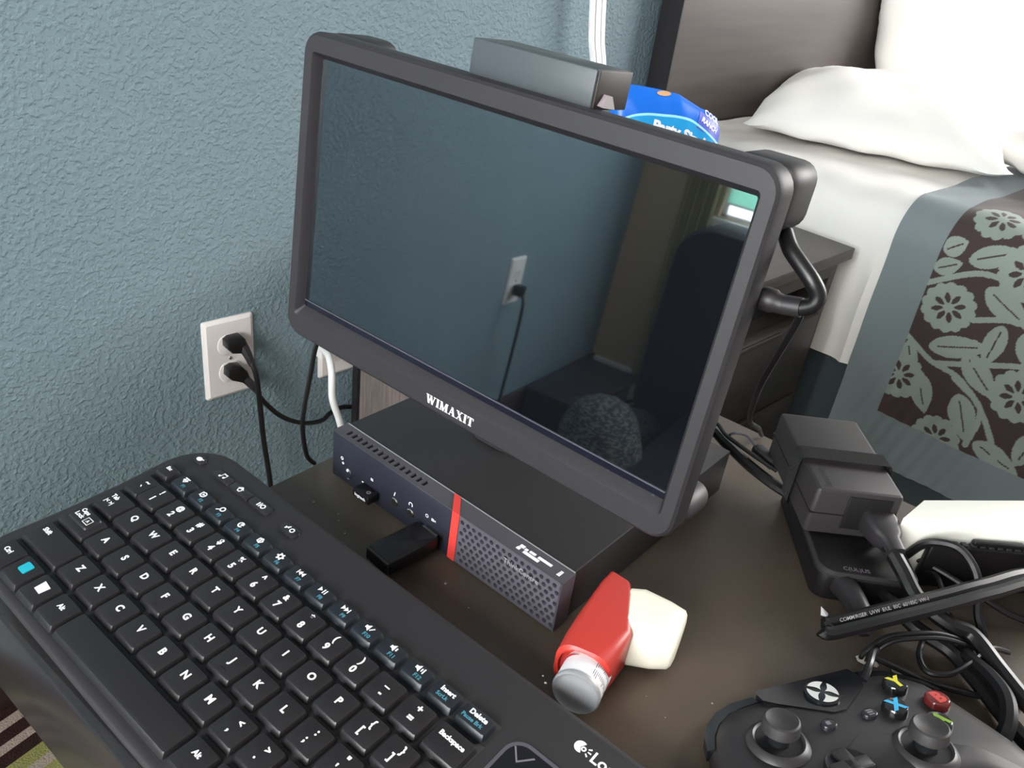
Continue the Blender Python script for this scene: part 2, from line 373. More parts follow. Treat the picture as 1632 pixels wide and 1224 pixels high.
for s in ss:
    for y in ys:
        k = 3.2+wrinkle(y, s, .9)+.8*sin(y*.3+s*.08)*max(0, min(1, (-s-120)/120))
        x, z = prof(s, 2.6+max(0, k)*.9); rv.append((x-1580, y+1000, z+FL)); rc.append(colour(y, s))
n = len(ys); rf = [(j*n+i, j*n+i+1, (j+1)*n+i+1, (j+1)*n+i) for j in range(len(ss)-1) for i in range(n-1)]
g = G().add([(x+1580, y-1000, z-FL) for x, y, z in rv], rf)
RUN = mat('woven_runner', '#808080', rough=.75, spec=.2, sheen=.2, bump=(700, .15))
nt = RUN.node_tree; at_ = nt.nodes.new('ShaderNodeVertexColor'); at_.layer_name = 'weave'; nt.links.new(at_.outputs[0], nt.nodes['Principled BSDF'].inputs['Base Color'])
rn = solo('bed_runner', g, RUN, (1100, -780, 20), 'dusty blue bed runner with brown and sage floral weave draped over the bed side', 'bed runner')
ca = rn.data.color_attributes.new('weave', 'FLOAT_COLOR', 'POINT')
ca.data.foreach_set('color', [q for c in rc for q in (*c, 1)])

def pillow(name, label, M, L, Wd, H, seed, clampy=None, p=2.6, low=1.0):
    rnd = random.Random(seed); ph = [rnd.uniform(0, 6.28) for _ in range(6)]
    def half(sg):
        def fn(a, b):
            u, v = a*2-1, b*2-1
            pin = 1-.07*(1-abs(u)**2)*(abs(v)**4)-.0*abs(u)
            pin2 = 1-.07*(1-abs(v)**2)*(abs(u)**4)
            h = max(0, (1-abs(u)**p))**.55*max(0, (1-abs(v)**p))**.55
            wr = .05*h*(sin(5*u+3*v+ph[0])+.7*sin(9*v-4*u+ph[1])+.5*sin(13*u+7*v+ph[2]))
            edge = .02*sin(14*v+ph[3])*(abs(u)**6)+.02*sin(14*u+ph[4])*(abs(v)**6)
            q = M @ Vector((u*L/2*pin2, v*Wd/2*pin, (sg if sg > 0 else -low)*H/2*(h+wr)+H*edge))
            if clampy is not None and q.y > clampy: q.y = clampy-(q.y-clampy)*.02
            return (q.x, q.y, q.z)
        return fn
    g = G(); g.grid(half(1), 44, 36); g.grid(half(-1), 44, 36)
    c = M.translation
    me = mesh(name, g, PILLOW, True, tuple(c)); bm = bmesh.new(); bm.from_mesh(me); bmesh.ops.remove_doubles(bm, verts=bm.verts, dist=.0008); bmesh.ops.recalc_face_normals(bm, faces=bm.faces); bm.to_mesh(me); bm.free()
    me.set_sharp_from_angle(angle=radians(80))
    o = bpy.data.objects.new(name, me); COL.objects.link(o); o.location = wp(c)
    return tag(o, label, 'pillow', 'white pillows on the bed')
pillow('pillow', 'white pillow lying nearest the nightstand, its crumpled end towards the desk', axes((1176, -262, 51), (.92, .39, 0), (-.39, .92, 0), (0, 0, 1)), 470, 430, 185, 3, clampy=-54, low=.3)
ML = T((1750, -190, 150)) @ RX(-68)
pillow('pillow', 'plump white pillow leaning upright on the headboard, behind the lying one', axes((1805, -172, 168), (.98, -.2, 0), (.05, .25, .967), (-.19, -.95, .25)), 700, 400, 200, 5, clampy=-54)
pillow('pillow', 'white pillow at the upper right, stacked above the upright one', axes((1805, -128, 415), (.98, -.2, 0), (.03, .16, .987), (-.19, -.97, .16)), 680, 230, 140, 8, clampy=-54)
pillow('pillow', 'white pillow at the right edge of the photo, in front of the others', axes((1296, -690, 52), (.75, -.66, 0), (.66, .75, 0), (0, 0, 1)), 470, 300, 160, 11, low=.3)

ns = thing('nightstand', 'dark brown nightstand with a drawer standing between the desk and the bed', 'nightstand', loc=(485, -235, -FL))
ON = T((-485, 235, FL))
part('top', G().box(190, 792, -446, -54, -78, -60, 1.2, M=ON), NIGHT, ns)
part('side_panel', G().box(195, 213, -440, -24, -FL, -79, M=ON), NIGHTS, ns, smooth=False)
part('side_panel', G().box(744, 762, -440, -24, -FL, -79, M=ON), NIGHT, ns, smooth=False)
part('back_panel', G().box(190, 768, -23.5, -11, -FL, -80, M=ON), NDARK, ns, smooth=False, label='black back edge of the nightstand')
part('top_rail', G().box(214, 743, -440, -420, -101, -79, M=ON), NIGHT, ns, smooth=False)
part('niche_shade_board', G().box(214, 743, -400, -392, -160, -79, M=ON), NDARK, ns, smooth=False)  # dark board across the open niche, standing in for the shade inside
part('niche_floor', G().box(214, 743, -430, -26, -166, -160, M=ON), NIGHT, ns, smooth=False)
d = part('drawer', G().box(216, 741, -446, -424, -296, -158, 1, M=ON), NIGHT, ns)
part('pull_strip', G().box(330, 620, -451, -447, -163, -157.5, 1, M=ON), NIGHT, d)
d = part('drawer', G().box(216, 741, -446, -424, -440, -300, 1, M=ON), NIGHT, ns)
part('pull_strip', G().box(330, 620, -451, -447, -304, -299, 1, M=ON), NIGHT, d)
part('plinth', G().box(214, 743, -425, -410, -FL, -442, M=ON), NDARK, ns, smooth=False)

# ================================================================== KEYBOARD
KU, KV, KN = (.112529, -.993648, 0), (.991464, .112282, .066276), (-.065855, -.007458, .997801)
MK = axes((-327.788, -549.048, 21.015), KU, KV, KN)
kb = thing('keyboard', 'black wireless keyboard with touchpad lying along the front of the desk', 'keyboard', MK)
outl = [(-11, -69.5), (110, -70.6), (316-22, -70)] + [(316-22+22*sin(radians(a)), -48-22*cos(radians(a))) for a in range(15, 91, 15)] + [(316-26+26*cos(radians(a)), 42+26*sin(radians(a))) for a in range(0, 91, 15)] + [(60, 67.5)] + [(-9+29.5*cos(radians(a)), 38.8+29.5*sin(radians(a))) for a in range(90, 181, 10)] + [(-37.3, 10), (-38, -20), (-40, -48)] + [(-20-20*cos(radians(a)), -50-19.5*sin(radians(a))) for a in range(10, 81, 14)]
def wbot(v): return (1-21.015-.066276*v)/.9978
g = G(); rings = []
for dd, f in ((8, 0), (4.5, .3), (1.2, .62), (0, .78), (.4, .88), (2, .97), (4.5, 1)):
    rings.append([(x, y, wbot(y)*(1-f)+(-3.3)*f) for x, y in inset(outl, dd)])
g.loft(rings); part('case', g, KCASE, kb)
g = G()
for a in ((-30, 223.2, -67, 27.4), (-30, 222.4, 25.8, 39.6)): g.box(a[0], a[1], a[2]+1.2, a[3], -4.2, -3.0, .4)
part('key_bed', g, KBED, kb)
def keymesh(wd, ht, top=0.0, mt=KEYM):
    k = ('key', wd, ht, top, mt.name)
    if k not in TXT:
        g = G(); R = []
        for (ex, ey0, ey1, z, r) in ((1.45, 2.5, 1.3, -4, 1.6), (1.3, 2.3, 1.15, -2.8, 1.6), (.75, .95, .5, -.7, 1.4), (.5, .55, .35, -.2, 1.2), (.05, .0, 0, 0, .9)):
            R.append([(x, y, z+(top if z > -2 else 0)) for x, y in rrect(-wd/2-ex, wd/2+ex, -ht/2-ey0, ht/2+ey1, r, 2)])
        TXT[k] = mesh('key', g.loft(R, cap0=False), mt, ang=30)
    return TXT[k]
def key(u, v, wd, ht, leg=(), teal=(), extra=None, mt=KEYM):
    k = part('key', keymesh(wd, ht, 0, mt), None, kb, M=T((u, v, 0)))
    for lst, m in ((leg, LEGW), (teal, LEGB)):
        if lst:
            g = G()
            for it in lst:
                if callable(it): it(g)
                else: t, du, dv, sz = it[:4]; g.text(t, sz, T((du, dv, .02)), bold=it[4] if len(it) > 4 else .045)
            part('legend', g, m, k, smooth=False)
    return k
def poly(pts, z=.06):
    return lambda g: g.add([(x, y, z) for x, y in pts], [tuple(range(len(pts)))])
def ring(cx, cy, r0, r1, a0=0, a1=360, n=14):
    def fn(g):
        v, f = [], []
        for k in range(n+1):
            a = radians(a0+(a1-a0)*k/n); v += [(cx+r0*cos(a), cy+r0*sin(a), .06), (cx+r1*cos(a), cy+r1*sin(a), .06)]
        for k in range(n): f.append((2*k, 2*k+1, 2*k+3, 2*k+2))
        g.add(v, f)
    return fn
def rect(x0, x1, y0, y1): return poly([(x0, y0), (x1, y0), (x1, y1), (x0, y1)])
VQ, VA, VZ, VB, VN, VF = -1.5, -19.7, -37.9, -56.2, 16.7, 33.2
PU = 18.16
key(-19.3-3.3, VN, 10.6, 12.8, [('`', 1.0, -4.2, 5), ('~', 1.5, 1.2, 5)])
for i, (a, b) in enumerate(zip('1234567890-=', '!@#$%^&*()_+')):
    key(-8.3+PU*i, VN, 14.2, 12.8, [(a, 0, -4.0, 5.2), (b, .2, 1.9, 5.0 if b not in '@%&' else 4.4)])
key(212, VN, 17.6, 12.8, [('Backspace', 0, .9, 3.3)])
key(-18.7, VQ, 16.4, 12.8, [('Tab', -3.6, 1.6, 3.6), ('|<', -4.6, -2.6, 3.2), ('>|', -.8, -2.6, 3.2)])
for i, a in enumerate('QWERTYUIOP'): key(PU*i, VQ, 14.2, 12.8, [(a, 0, -.7, 5.0)])
key(PU*10, VQ, 14.2, 12.8, [('[', -1.0, -3.4, 5), ('{', 1.0, 1.6, 5)]); key(PU*11, VQ, 14.2, 12.8, [(']', -1.0, -3.4, 5), ('}', 1.0, 1.6, 5)]); key(216, VQ, 10.6, 12.8, [('\\', 0, -3.4, 5), ('|', 0, 1.8, 5)])
k = key(-16.6, VA, 22.4, 12.8)
part('raised_pad', G().loft([[(x, y, z) for x, y in rrect(-8.8-e, 7-e*0+e, -2.4-e, 6+e*.3, 1.2, 2)] for e, z in ((.9, -.1), (.3, .9), (0, 1.1))]), KEYM, k)
g = G(); g.text('Caps', 3.3, T((-4, 3.0, 1.14)), .045); g.text('Lock', 3.3, T((-4.3, -.4, 1.14)), .045); g.text('A', 2.6, T((3.4, 0, 1.14)), .045)
for a in ((.9, 1.3, -1.2, 3), (5.5, 5.9, -1.2, 3), (.9, 5.9, -1.2, -.8), (.9, 5.9, 2.6, 3)): g.add([(a[0], a[2], 1.16), (a[1], a[2], 1.16), (a[1], a[3], 1.16), (a[0], a[3], 1.16)], [(0, 1, 2, 3)])
part('legend', g, LEGW, k, smooth=False)
for i, a in enumerate('ASDFGHJKL'):
    kk = key(.2597*PU+PU*i, VA, 14.2, 12.8, [(a, 0, -.7, 5.0)])
    if a in 'FJ': part('homing_bar', G().box(-2, 2, -5.1, -4.5, 0, .35, .1), KEYM, kk)
key(.2597*PU+PU*9, VA, 14.2, 12.8, [(';', -.6, -3.2, 5), (':', .8, 1.8, 5)]); key(.2597*PU+PU*10, VA, 14.2, 12.8, [("'", -.6, -3.6, 5), ('"', .8, 1.6, 5)])
key(208.5, VA, 24, 12.8, [('Enter', -2, -.7, 3.5)])
key(-11.8, VZ, 32, 12.8, [('Shift', -9.8, 1.2, 3.5)])
for i, a in enumerate('ZXCVBNM'): key(.8087*PU+PU*i, VZ, 14.2, 12.8, [(a, 0, -.7, 5.0)])
for i, (a, b) in enumerate(zip(',./', '<>?')): key(.8087*PU+PU*(7+i), VZ, 14.2, 12.8, [(a, -.8, -2.8, 5.2), (b, 1.0, 1.5, 4.4)])
key(197, VZ, 14.2, 12.8, [('^', 0, -1.5, 5)]); key(214.5, VZ, 13, 12.8, [('Shift', 0, 0, 3.3)])
key(-20.6, VB, 14.6, 12.8, [('Ctrl', -1.2, .3, 3.5)])
k = key(-3.6, VB, 14.2, 12.8)
part('square_sticker', G().prism(rrect(-2.9, 2.9, -1.2, 4.6, .8, 3), .02, .5), CYAN, k, label='bright cyan sticker on the key')
k = key(14.2, VB, 14.2, 12.8)
part('white_sticker', G().prism([(-2.4, -1.6), (2.6, -1.9), (3.2, 3.4), (-2.6, 4)], .02, .4), LEGW, k, smooth=False, label='white sticker patch on the key')
key(32, VB, 14.2, 12.8, [('Alt', -.3, .4, 3.5)])
key(87, VB, 88.4, 12.8)
key(142, VB, 14.2, 12.8, [('Alt', -.3, .4, 3.5)]); key(160, VB, 14.2, 12.8, [('Ctrl', 0, .4, 3.4)])
for u, a in ((178.5, '<'), (196.5, 'v'), (214.5, '>')): key(u, VB, 13.4, 12.8, [(a, 0, -1, 5)])
# function row
key(-24.0, VF, 9.6, 7.2, [('Esc', -.3, .2, 3.1)])
tri = lambda x, s_, y=1.7, h=1.5: poly([(x, y-h), (x+s_*2.2, y), (x, y+h)] if s_ > 0 else [(x+s_*2.2, y), (x, y-h), (x, y+h)])
spk = lambda x: poly([(x-2, .9), (x-1, .9), (x+.6, -.3), (x+.6, 3.7), (x-1, 2.5), (x-2, 2.5)])
IC = [[ring(-1.5, 1.7, 1.2, 2.1, n=4), rect(-3.6, .6, 2.9, 3.6), rect(-2.4, -.4, 1.1, 2.2)], [ring(-1, 1.7, 1.4, 2.2, n=8), tri(-1.6, 1, 1.7, .9), rect(-3.2, -2.4, 0, 3.4)], [ring(-.2, 2.0, 1.0, 1.8), poly([(-3.6, -.2), (-2.9, -.6), (-1.2, 1), (-1.7, 1.5)])],
      [ring(0, 1.7, 1.1, 2.0, 30, 330), tri(-.2, 1, 2.0, 1)], [ring(0, 1.7, 1.2, 2.2, n=5), rect(-.5, .5, .8, 2.6)], [ring(0, 1.7, .8, 1.8)]+[rect(2.0*cos(a)-.45, 2.0*cos(a)+.45, 1.7+2*sin(a)-.45, 1.7+2*sin(a)+.45) for a in [k*pi/3 for k in range(6)]],
      [tri(.2, -1), tri(2.3, -1), rect(-2.6, -2, .3, 3.1)], [tri(-2.6, 1), rect(.2, .9, .3, 3.1), rect(1.6, 2.3, .3, 3.1)], [tri(-2.3, 1), tri(-.2, 1), rect(2, 2.6, .3, 3.1)],
      [spk(-.4), poly([(1, .4), (2.8, 2.8), (2.3, 3.2), (.6, .9)])], [spk(0), rect(1.2, 2.0, .8, 2.6)], [spk(-.5), rect(.8, 1.5, .8, 2.6), rect(2, 2.7, .2, 3.2)]]
for i in range(12): key(-7.3+16.75*i, VF, 12.4, 7.2, IC[i], [('F%d' % (i+1), 1.8, -3.0, 2.9, .03)], mt=FKEYM)
key(194.3, VF, 12.6, 7.2, [('Insert', .3, .6, 3.4)], [('ScrLk', -.6, -2.6, 2.8, .03)], mt=FKEYM)
key(212.2, VF, 14.6, 7.2, [('Delete', .3, .6, 3.5)], [('Pause Brk', -.8, -2.6, 2.8, .03)], mt=FKEYM)
# media buttons
def btn(x0, x1, y0, y1, r, icon, name='media_button'):
    b_ = part(name, G().prism(rrect(x0, x1, y0, y1, r, 5), -3.6, -1.9, 1.0, bot=False), BTNM, kb)
    g = G()
    for q in icon: q(g)
    part('legend', G().add([(x, y, -1.82) for x, y, z in g.v], g.f), LEGW, b_, smooth=False)
btn(-27, -17.5, 49.2, 55.6, 3.0, [poly(ell(-22.6, 52.2, 2.2, 1.6)), rect(-20.6, -19.4, 52.6, 53.4)])
btn(-7.4, 8.6, 49.5, 55.5, 2.6, [poly(ell(-1.6, 51.6, .9, .8, 8)), poly(ell(1.5, 51.9, .9, .8, 8)), rect(-1.1, -.6, 51.6, 54.4), rect(1.9, 2.4, 51.9, 54.6), rect(-1.1, 2.4, 54.0, 54.8)])
btn(8.9, 26.1, 49.5, 55.5, .9, [ring(16.6, 52.3, 1.0, 1.8, n=6), poly([(14, 53), (16.6, 55), (19.2, 53)])])
btn(26.4, 44.2, 49.4, 55.6, 2.6, [rect(33, 34, 51, 54), rect(34.6, 35.4, 51, 54.4), ring(37.3, 52.6, .9, 1.7)])
btn(55.3, 68.5, 48.4, 55.2, 3.2, [ring(63.6, 51.9, .9, 1.6), poly([(59, 50.4), (61.4, 53.2), (60.8, 53.8), (58.4, 51)]), rect(58.4, 61, 51.6, 52.3)])
# maker's mark and touchpad
g = G()
f = ring(252.2, 55.2, .0, 2.9, 60, 300, 16); f(g); ring(253.8, 55.1, .5, 1.25, n=12)(g)
for a in (35, 0, -38): c_, s_ = cos(radians(a)), sin(radians(a)); poly([(254+1.9*c_-.3*s_, 55.1+1.9*s_+.3*c_), (254+3.6*c_-.4*s_, 55.1+3.6*s_+.4*c_), (254+3.6*c_+.4*s_, 55.1+3.6*s_-.4*c_), (254+1.9*c_+.3*s_, 55.1+1.9*s_-.3*c_)])(g)
g.v = [(x, y, -3.22) for x, y, z in g.v]; g.text('Logitech', 7.6, T((258.2, 52.3, -3.26)), .02, 'LEFT')
part('brand_print', g, LEGW, kb, smooth=False)
tp = part('touchpad', G().prism(rrect(229.5, 306, -20, 40.2, 8, 6), -3.4, -3.0), PADG, kb, smooth=False)
g = G(); o_, i_ = rrect(228.6, 307, -21, 41, 8.6, 6), rrect(230.2, 305.4, -19.4, 39.4, 7.2, 6)
g.loft([[(x, y, -3.1) for x, y in o_], [(x, y, -2.85) for x, y in o_], [(x, y, -2.85) for x, y in i_], [(x, y, -3.1) for x, y in i_]], False, False)
part('touchpad_border', g, GRILLE, tp)
g = G(); poly([(231.5, 36.2), (232.2, 36.6), (236.6, 31.8), (241.2, 37.4), (242, 37), (236.7, 30.6)], -2.9)(g); part('scroll_mark', g, PRINT, tp, smooth=False)

# ================================================================== SMALL COMPUTER
BU_, BV_ = (.09166, -.99579, 0), (.99579, .09166, 0)
MB_ = axes((-207.66, -551.78, 0), BU_, BV_, (0, 0, 1))
pc = thing('mini_computer', 'black mini desktop computer with red stripe and honeycomb grille lying under the monitor', 'computer', MB_)
part('cover', G().box(.6, 178.4, 12, 182.5, 2, 34.3, .8), COVER, pc)
for x, y in ((12, 20), (160, 20), (12, 165), (160, 165)): part('foot', G().box(x, x+8, y, y+6, 0, 2.2, .3), RUBBER, pc)
part('bezel_core', G().box(.2, 178.8, 2.4, 11.4, 1.8, 33, .3), BLACK, pc)
g = G(); g.box(0, 102, 0, 2.6, 1.6, 34.3, .8)
part('front_panel', g, BEZ, pc, label='navy black front panel with ports')
# top strip with real slots
g = G(); ush = [8.3+4.7*k for k in range(15)]
g.box(0, 179, .4, 3.2, 33, 34.5); g.box(0, 179, 8.4, 11.6, 33, 34.5)
e0 = 0
for u in ush+[179]:
    if u-e0 > 0: g.box(e0, u if u != 179 else 179, 3.2, 8.4, 33, 34.5)
    e0 = u+2.3
part('vent_strip', g, BEZT, pc, smooth=False)
part('seam_line', G().box(.4, 178.6, 11.5, 12.2, 34.2, 34.62), ALU, pc, smooth=False, label='thin bright seam along the cover edge')
part('edge_line', G().box(.3, 178, -.15, .5, 34.3, 34.66), BEZT, pc, smooth=False)
g = G(); g.add([(102.2, -.5, 1.4), (107.6, -.5, 1.4), (108.2, -.5, 34.9), (102.8, -.5, 34.9), (92.6, 11.6, 34.9), (97.8, 11.6, 34.9), (102.2, 2.4, 1.4), (107.6, 2.4, 1.4), (108.2, 2.4, 33), (102.8, 2.4, 33), (92.6, 11.6, 33), (97.8, 11.6, 33)],
    [(0, 1, 2, 3), (3, 2, 5, 4), (1, 7, 8, 2), (0, 3, 9, 6), (2, 8, 11, 5), (3, 4, 10, 9), (4, 5, 11, 10)])
part('red_stripe', g, RED, pc, smooth=False, label='slanting red stripe')
# honeycomb plate
g = G(); PX, PZ, n8 = 4.3, 3.72, 10
def cell(cx, cz, r=1.42):
    hx, hz = PX/2, PZ/2; sq = []
    for k in range(n8):
        a = 2*pi*k/n8; c_, s_ = cos(a), sin(a); t = min(hx/abs(c_) if abs(c_) > 1e-6 else 9e9, hz/abs(s_) if abs(s_) > 1e-6 else 9e9); sq.append((cx+c_*t, 0, cz+s_*t))
    # corners of the cell get their own triangles
    cs = [(cx+a*hx, 0, cz+b*hz) for a, b in ((1, 1), (-1, 1), (-1, -1), (1, -1))]
    ci = [(cx+r*cos(2*pi*k/n8), 0, cz+r*sin(2*pi*k/n8)) for k in range(n8)]; cb = [(x, 1.8, z) for x, y, z in ci]
    v = sq+ci+cb+cs; f = []
    for k in range(n8):
        j = (k+1) % n8; f.append((k, j, n8+j, n8+k)); f.append((n8+k, n8+j, 2*n8+j, 2*n8+k))
        for q, (x, y, z) in enumerate(cs):
            ang = math.atan2(z-cz, x-cx) % (2*pi)
            if 2*pi*k/n8 < ang < 2*pi*(k+1)/n8: f.append((k, j, 3*n8+q))
    g.add(v, f)
gx0, gz0 = 108.3, 2.9
for r_ in range(8):
    off = 0 if r_ % 2 else PX/2
    for c_ in range(16): cell(gx0+off+PX*(c_+.5), gz0+PZ*(r_+.5))
    x0_, x1_ = gx0+off, gx0+off+16*PX; z0_, z1_ = gz0+PZ*r_, gz0+PZ*(r_+1)
    g.add([(107.6, 0, z0_), (x0_, 0, z0_), (x0_, 0, z1_), (107.6, 0, z1_)], [(0, 1, 2, 3)]); g.add([(x1_, 0, z0_), (179, 0, z0_), (179, 0, z1_), (x1_, 0, z1_)], [(0, 1, 2, 3)])
g.box(107.6, 179, 0, 2.4, 1.4, 2.9); g.box(107.6, 179, 0, 2.4, gz0+8*PZ, 34.4); g.box(178.2, 179.2, 0, 2.4, 1.4, 34.4)
gr = part('grille', g, GRILLE, pc, smooth=False); gr['kind'] = 'stuff'
g = G(); g.text('ThinkCentre', 4.6, T((153.4, -.35, 24.4)) @ RX(90), .01); part('name_plate', g, ALU, pc, smooth=False, label='embossed lettering on the grille')
part('side_cap', G().box(178.4, 179.2, 0, 12, 1.6, 34.4, .3), BEZT, pc)
g = G()
for a in ((145.6, 147.8, 3.2, 5.2), (146, 149, 5.6, 7.8), (149.6, 151.6, 5.4, 7), (150.2, 160.6, 3, 5), (152.6, 156.6, 5.8, 7.4), (158.4, 167.4, 5.6, 7.4)): g.box(*a, 34.5, 34.66)
for k in range(4): g.box(172.6+.1*k, 174.6, 3.4+1.1*k, 4.2+1.1*k, 34.5, 34.66)
part('spec_stickers', g, LABEL, pc, smooth=False, label='small white spec stickers on the front lip')
pb = part('power_button', G().lathe([(0, -.5), (3.4, -.5), (3.9, 0), (3.9, .6)], 20, T((14.6, -.2, 10)) @ RX(90) @ RX(180)), BEZ, pc)
part('power_light', G().lathe([(0, .9), (.9, .8), (1.1, .2)], 10, T((15.4, -.2, 12.6)) @ RX(90)), LABEL, pb)
g = G(); ring(14.6, 10, 3.6, 4.1, 200, 300)(g); ring(9.4, 18.4, .7, 1.2)(g); ring(10.4, 15.2, .3, .9)(g); rect(28.2, 29.8, 11, 12)(g)
g.text('SS', 2.4, T((37, 17.0, 0)), .03); g.text('/', 4, T((57, 17.4, 0)), .05); ring(70.6, 19.2, 1.1, 1.7, -40, 220)(g); ring(84, 19.4, .8, 1.3, n=6)(g); g.text('SS<', 2.4, T((89.4, 18.4, 0)), .03)
part('port_print', G().add([(x, -.12, y) for x, y, z in g.v], g.f), LABEL, pc, smooth=False)
for u in (57, 70.6):
    j = part('audio_jack', G().lathe([(1.8, 1.5), (1.8, -.2), (2.7, -.5), (3.1, 0)], 20, T((u, 0, 12.6)) @ RX(90) @ RX(180), False, False), CHROME, pc)
    part('jack_hole', G().lathe([(0, .05), (1.8, .05)], 16, T((u, -.1, 12.6)) @ RX(90), False, False), BLACK, j)
part('usb_port', G().box(85, 98, -.1, .2, 8.6, 14), BLACK, pc, smooth=False)

ur = thing('usb_receiver', 'tiny black wireless receiver plugged into the front of the mini computer', 'receiver', MB_ @ T((37, -4, 9.4)))
part('shell', G().box(-7.2, 7.2, -5, 4, -2.8, 2.8, .9), RUBBER, ur)
g = G(); g.text('logitech', 3.0, T((0, -5.1, -1)) @ RX(90), .03); part('brand_print', g, LABEL, ur, smooth=False)
g = G(); ring(3, 0, .6, 1.5)(g); part('star_mark', G().add([(x, y-1, 2.86) for x, y, z in g.v], g.f), PRINT, ur, smooth=False)
us = thing('usb_stick', 'black flash drive sticking out of the front of the mini computer beside the red stripe', 'usb stick', MB_ @ T((88.4, -1, 9.8)) @ RZ(-4))
part('body', G().box(-9.6, 9.6, -36.5, -2, -4.6, 4.2, 1.1), RUBBER, us)
part('end_cap', G().box(-9.2, 9.2, -38, -36.2, -4.2, 3.8, .5), CONN, us)
part('usb_plug', G().box(-6, 6, -2.4, .8, -2.2, 2.2), CHROME, us, smooth=False)

# ================================================================== MONITOR
AX = ((.129807, -.991477, -.011134), (.988256, .130282, -.079851), (.080621, -.000638, .996745))
MM = axes((-234.1, -542.6, 106.4), *AX)
mon = thing('monitor', 'small black monitor on a stand above the mini computer, its dark screen mirroring the room', 'monitor', MM)
MW, MH = 245.0, 156.5
def fr(x0, x1, z0, z1, r, y): return [(x, y, z) for x, z in rrect(x0, x1, z0, z1, r, 6)]
g = G(); g.loft([fr(1.5, MW-1.5, 1.5, MH-1.5, 9, 13.5), fr(.2, MW-.2, .2, MH-.2, 10, 12), fr(0, MW, 0, MH, 10, 3), fr(.5, MW-.5, .5, MH-.5, 10, 1), fr(1.8, MW-1.8, 1.8, MH-1.8, 9, 0), fr(6.8, MW-6.8, 11.8, MH-9.2, 2.2, 0), fr(7.2, MW-7.2, 12.3, MH-9.5, 2, .4), fr(9.6, MW-9.4, 17, MH-12.2, 1, 5.2)], cap0=True, cap1=False)
part('frame', g, MONF, mon, ang=25)
part('screen', G().box(9.2, MW-9, 5.0, 6.5, 16.6, MH-12), SCREEN, mon, smooth=False)
part('screen_border', G().box(9.6, MW-9.4, 4.6, 5.0, 17, 20.0), LCDB, mon, smooth=False)
part('border_line', G().box(9.6, MW-9.4, 4.5, 5.0, 20.0, 20.5), GRILLE, mon, smooth=False)
g = G()
for x in (121, 132.5, 144, 154.8, 208.8, 219.5, 231): g.add([(x-1.2, 4.3, 16.2), (x+1.0, 4.3, 16.2), (x+.4, 4.55, 17.4)], [(0, 1, 2)])
part('menu_marks', g, BLACK, mon, smooth=False)
def serif_word(word, h, x, z):
    """slab-serif capitals built from strokes, cap height h, starting at x"""
    K, N_ = .27, .11
    st = lambda a, b, c, d, w_: [(a-w_/2, b), (a+w_/2, b), (c+w_/2, d), (c-w_/2, d)]
    bar = lambda a, b, y: [(a, y), (b, y), (b, y+.075), (a, y+.075)]
    A = {'I': (.46, [st(.23, 0, .23, 1, K), bar(.02, .44, 0), bar(.02, .44, .925)]),
         'W': (1.42, [st(.2, 1, .46, 0, K), st(.46, 0, .72, 1, N_), st(.68, 1, .96, 0, K), st(.96, 0, 1.24, 1, N_), bar(0, .42, .925), bar(.52, .86, .925), bar(1.06, 1.4, .925)]),
         'M': (1.22, [st(.18, 0, .18, 1, N_), st(.22, 1, .56, 0, K), st(.56, 0, .9, 1, N_), st(.98, 0, .98, 1, K), bar(.02, .34, 0), bar(.02, .32, .925), bar(.78, 1.2, 0), bar(.9, 1.2, .925)]),
         'A': (1.0, [st(.16, 0, .5, 1, N_), st(.78, 0, .5, 1, K), bar(.26, .7, .3), bar(0, .32, 0), bar(.56, 1.0, 0)]),
         'X': (1.0, [st(.22, 1, .78, 0, K), st(.2, 0, .76, 1, N_), bar(.02, .42, .925), bar(.6, .96, .925), bar(.02, .36, 0), bar(.56, .98, 0)]),
         'T': (.9, [st(.44, 0, .44, 1, K), bar(.22, .66, 0), bar(.02, .86, .925), [(.02, .72), (.1, .72), (.14, .95), (.02, .95)], [(.74, .95), (.78, .72), (.86, .72), (.86, .95)]])}
    g = G()
    for c in word:
        wd, ps = A[c]
        for i, p in enumerate(ps): g.add([(x+a*h, -.06-.004*i, z+b*h) for a, b in p], [tuple(range(len(p)))])
        x += (wd+.05)*h
    return g
g = serif_word('WIMAXIT', 4.55, 107.2, 4.3)
part('brand_print', g, LABEL, mon, smooth=False)
part('rear_housing', G().prism([(p[0], p[1]) for p in rrect(12, MW-12, 10, MH-8, 8, 4)], 0, 14, 3, M=T((0, 26, 0)) @ RX(90)), MONB, mon)
for (x0, x1, z0, z1) in ((0, 28, 0, 15), (MW-28, MW, 0, 15), (0, 28, MH-26, MH), (MW-28, MW, MH-26, MH)):
    part('corner_block', G().prism(rrect(x0+.3, x1-.3, z0+.3, z1-.3, 7, 5), 0, 25, 3.5, M=T((0, 38, 0)) @ RX(90)), MONB, mon)
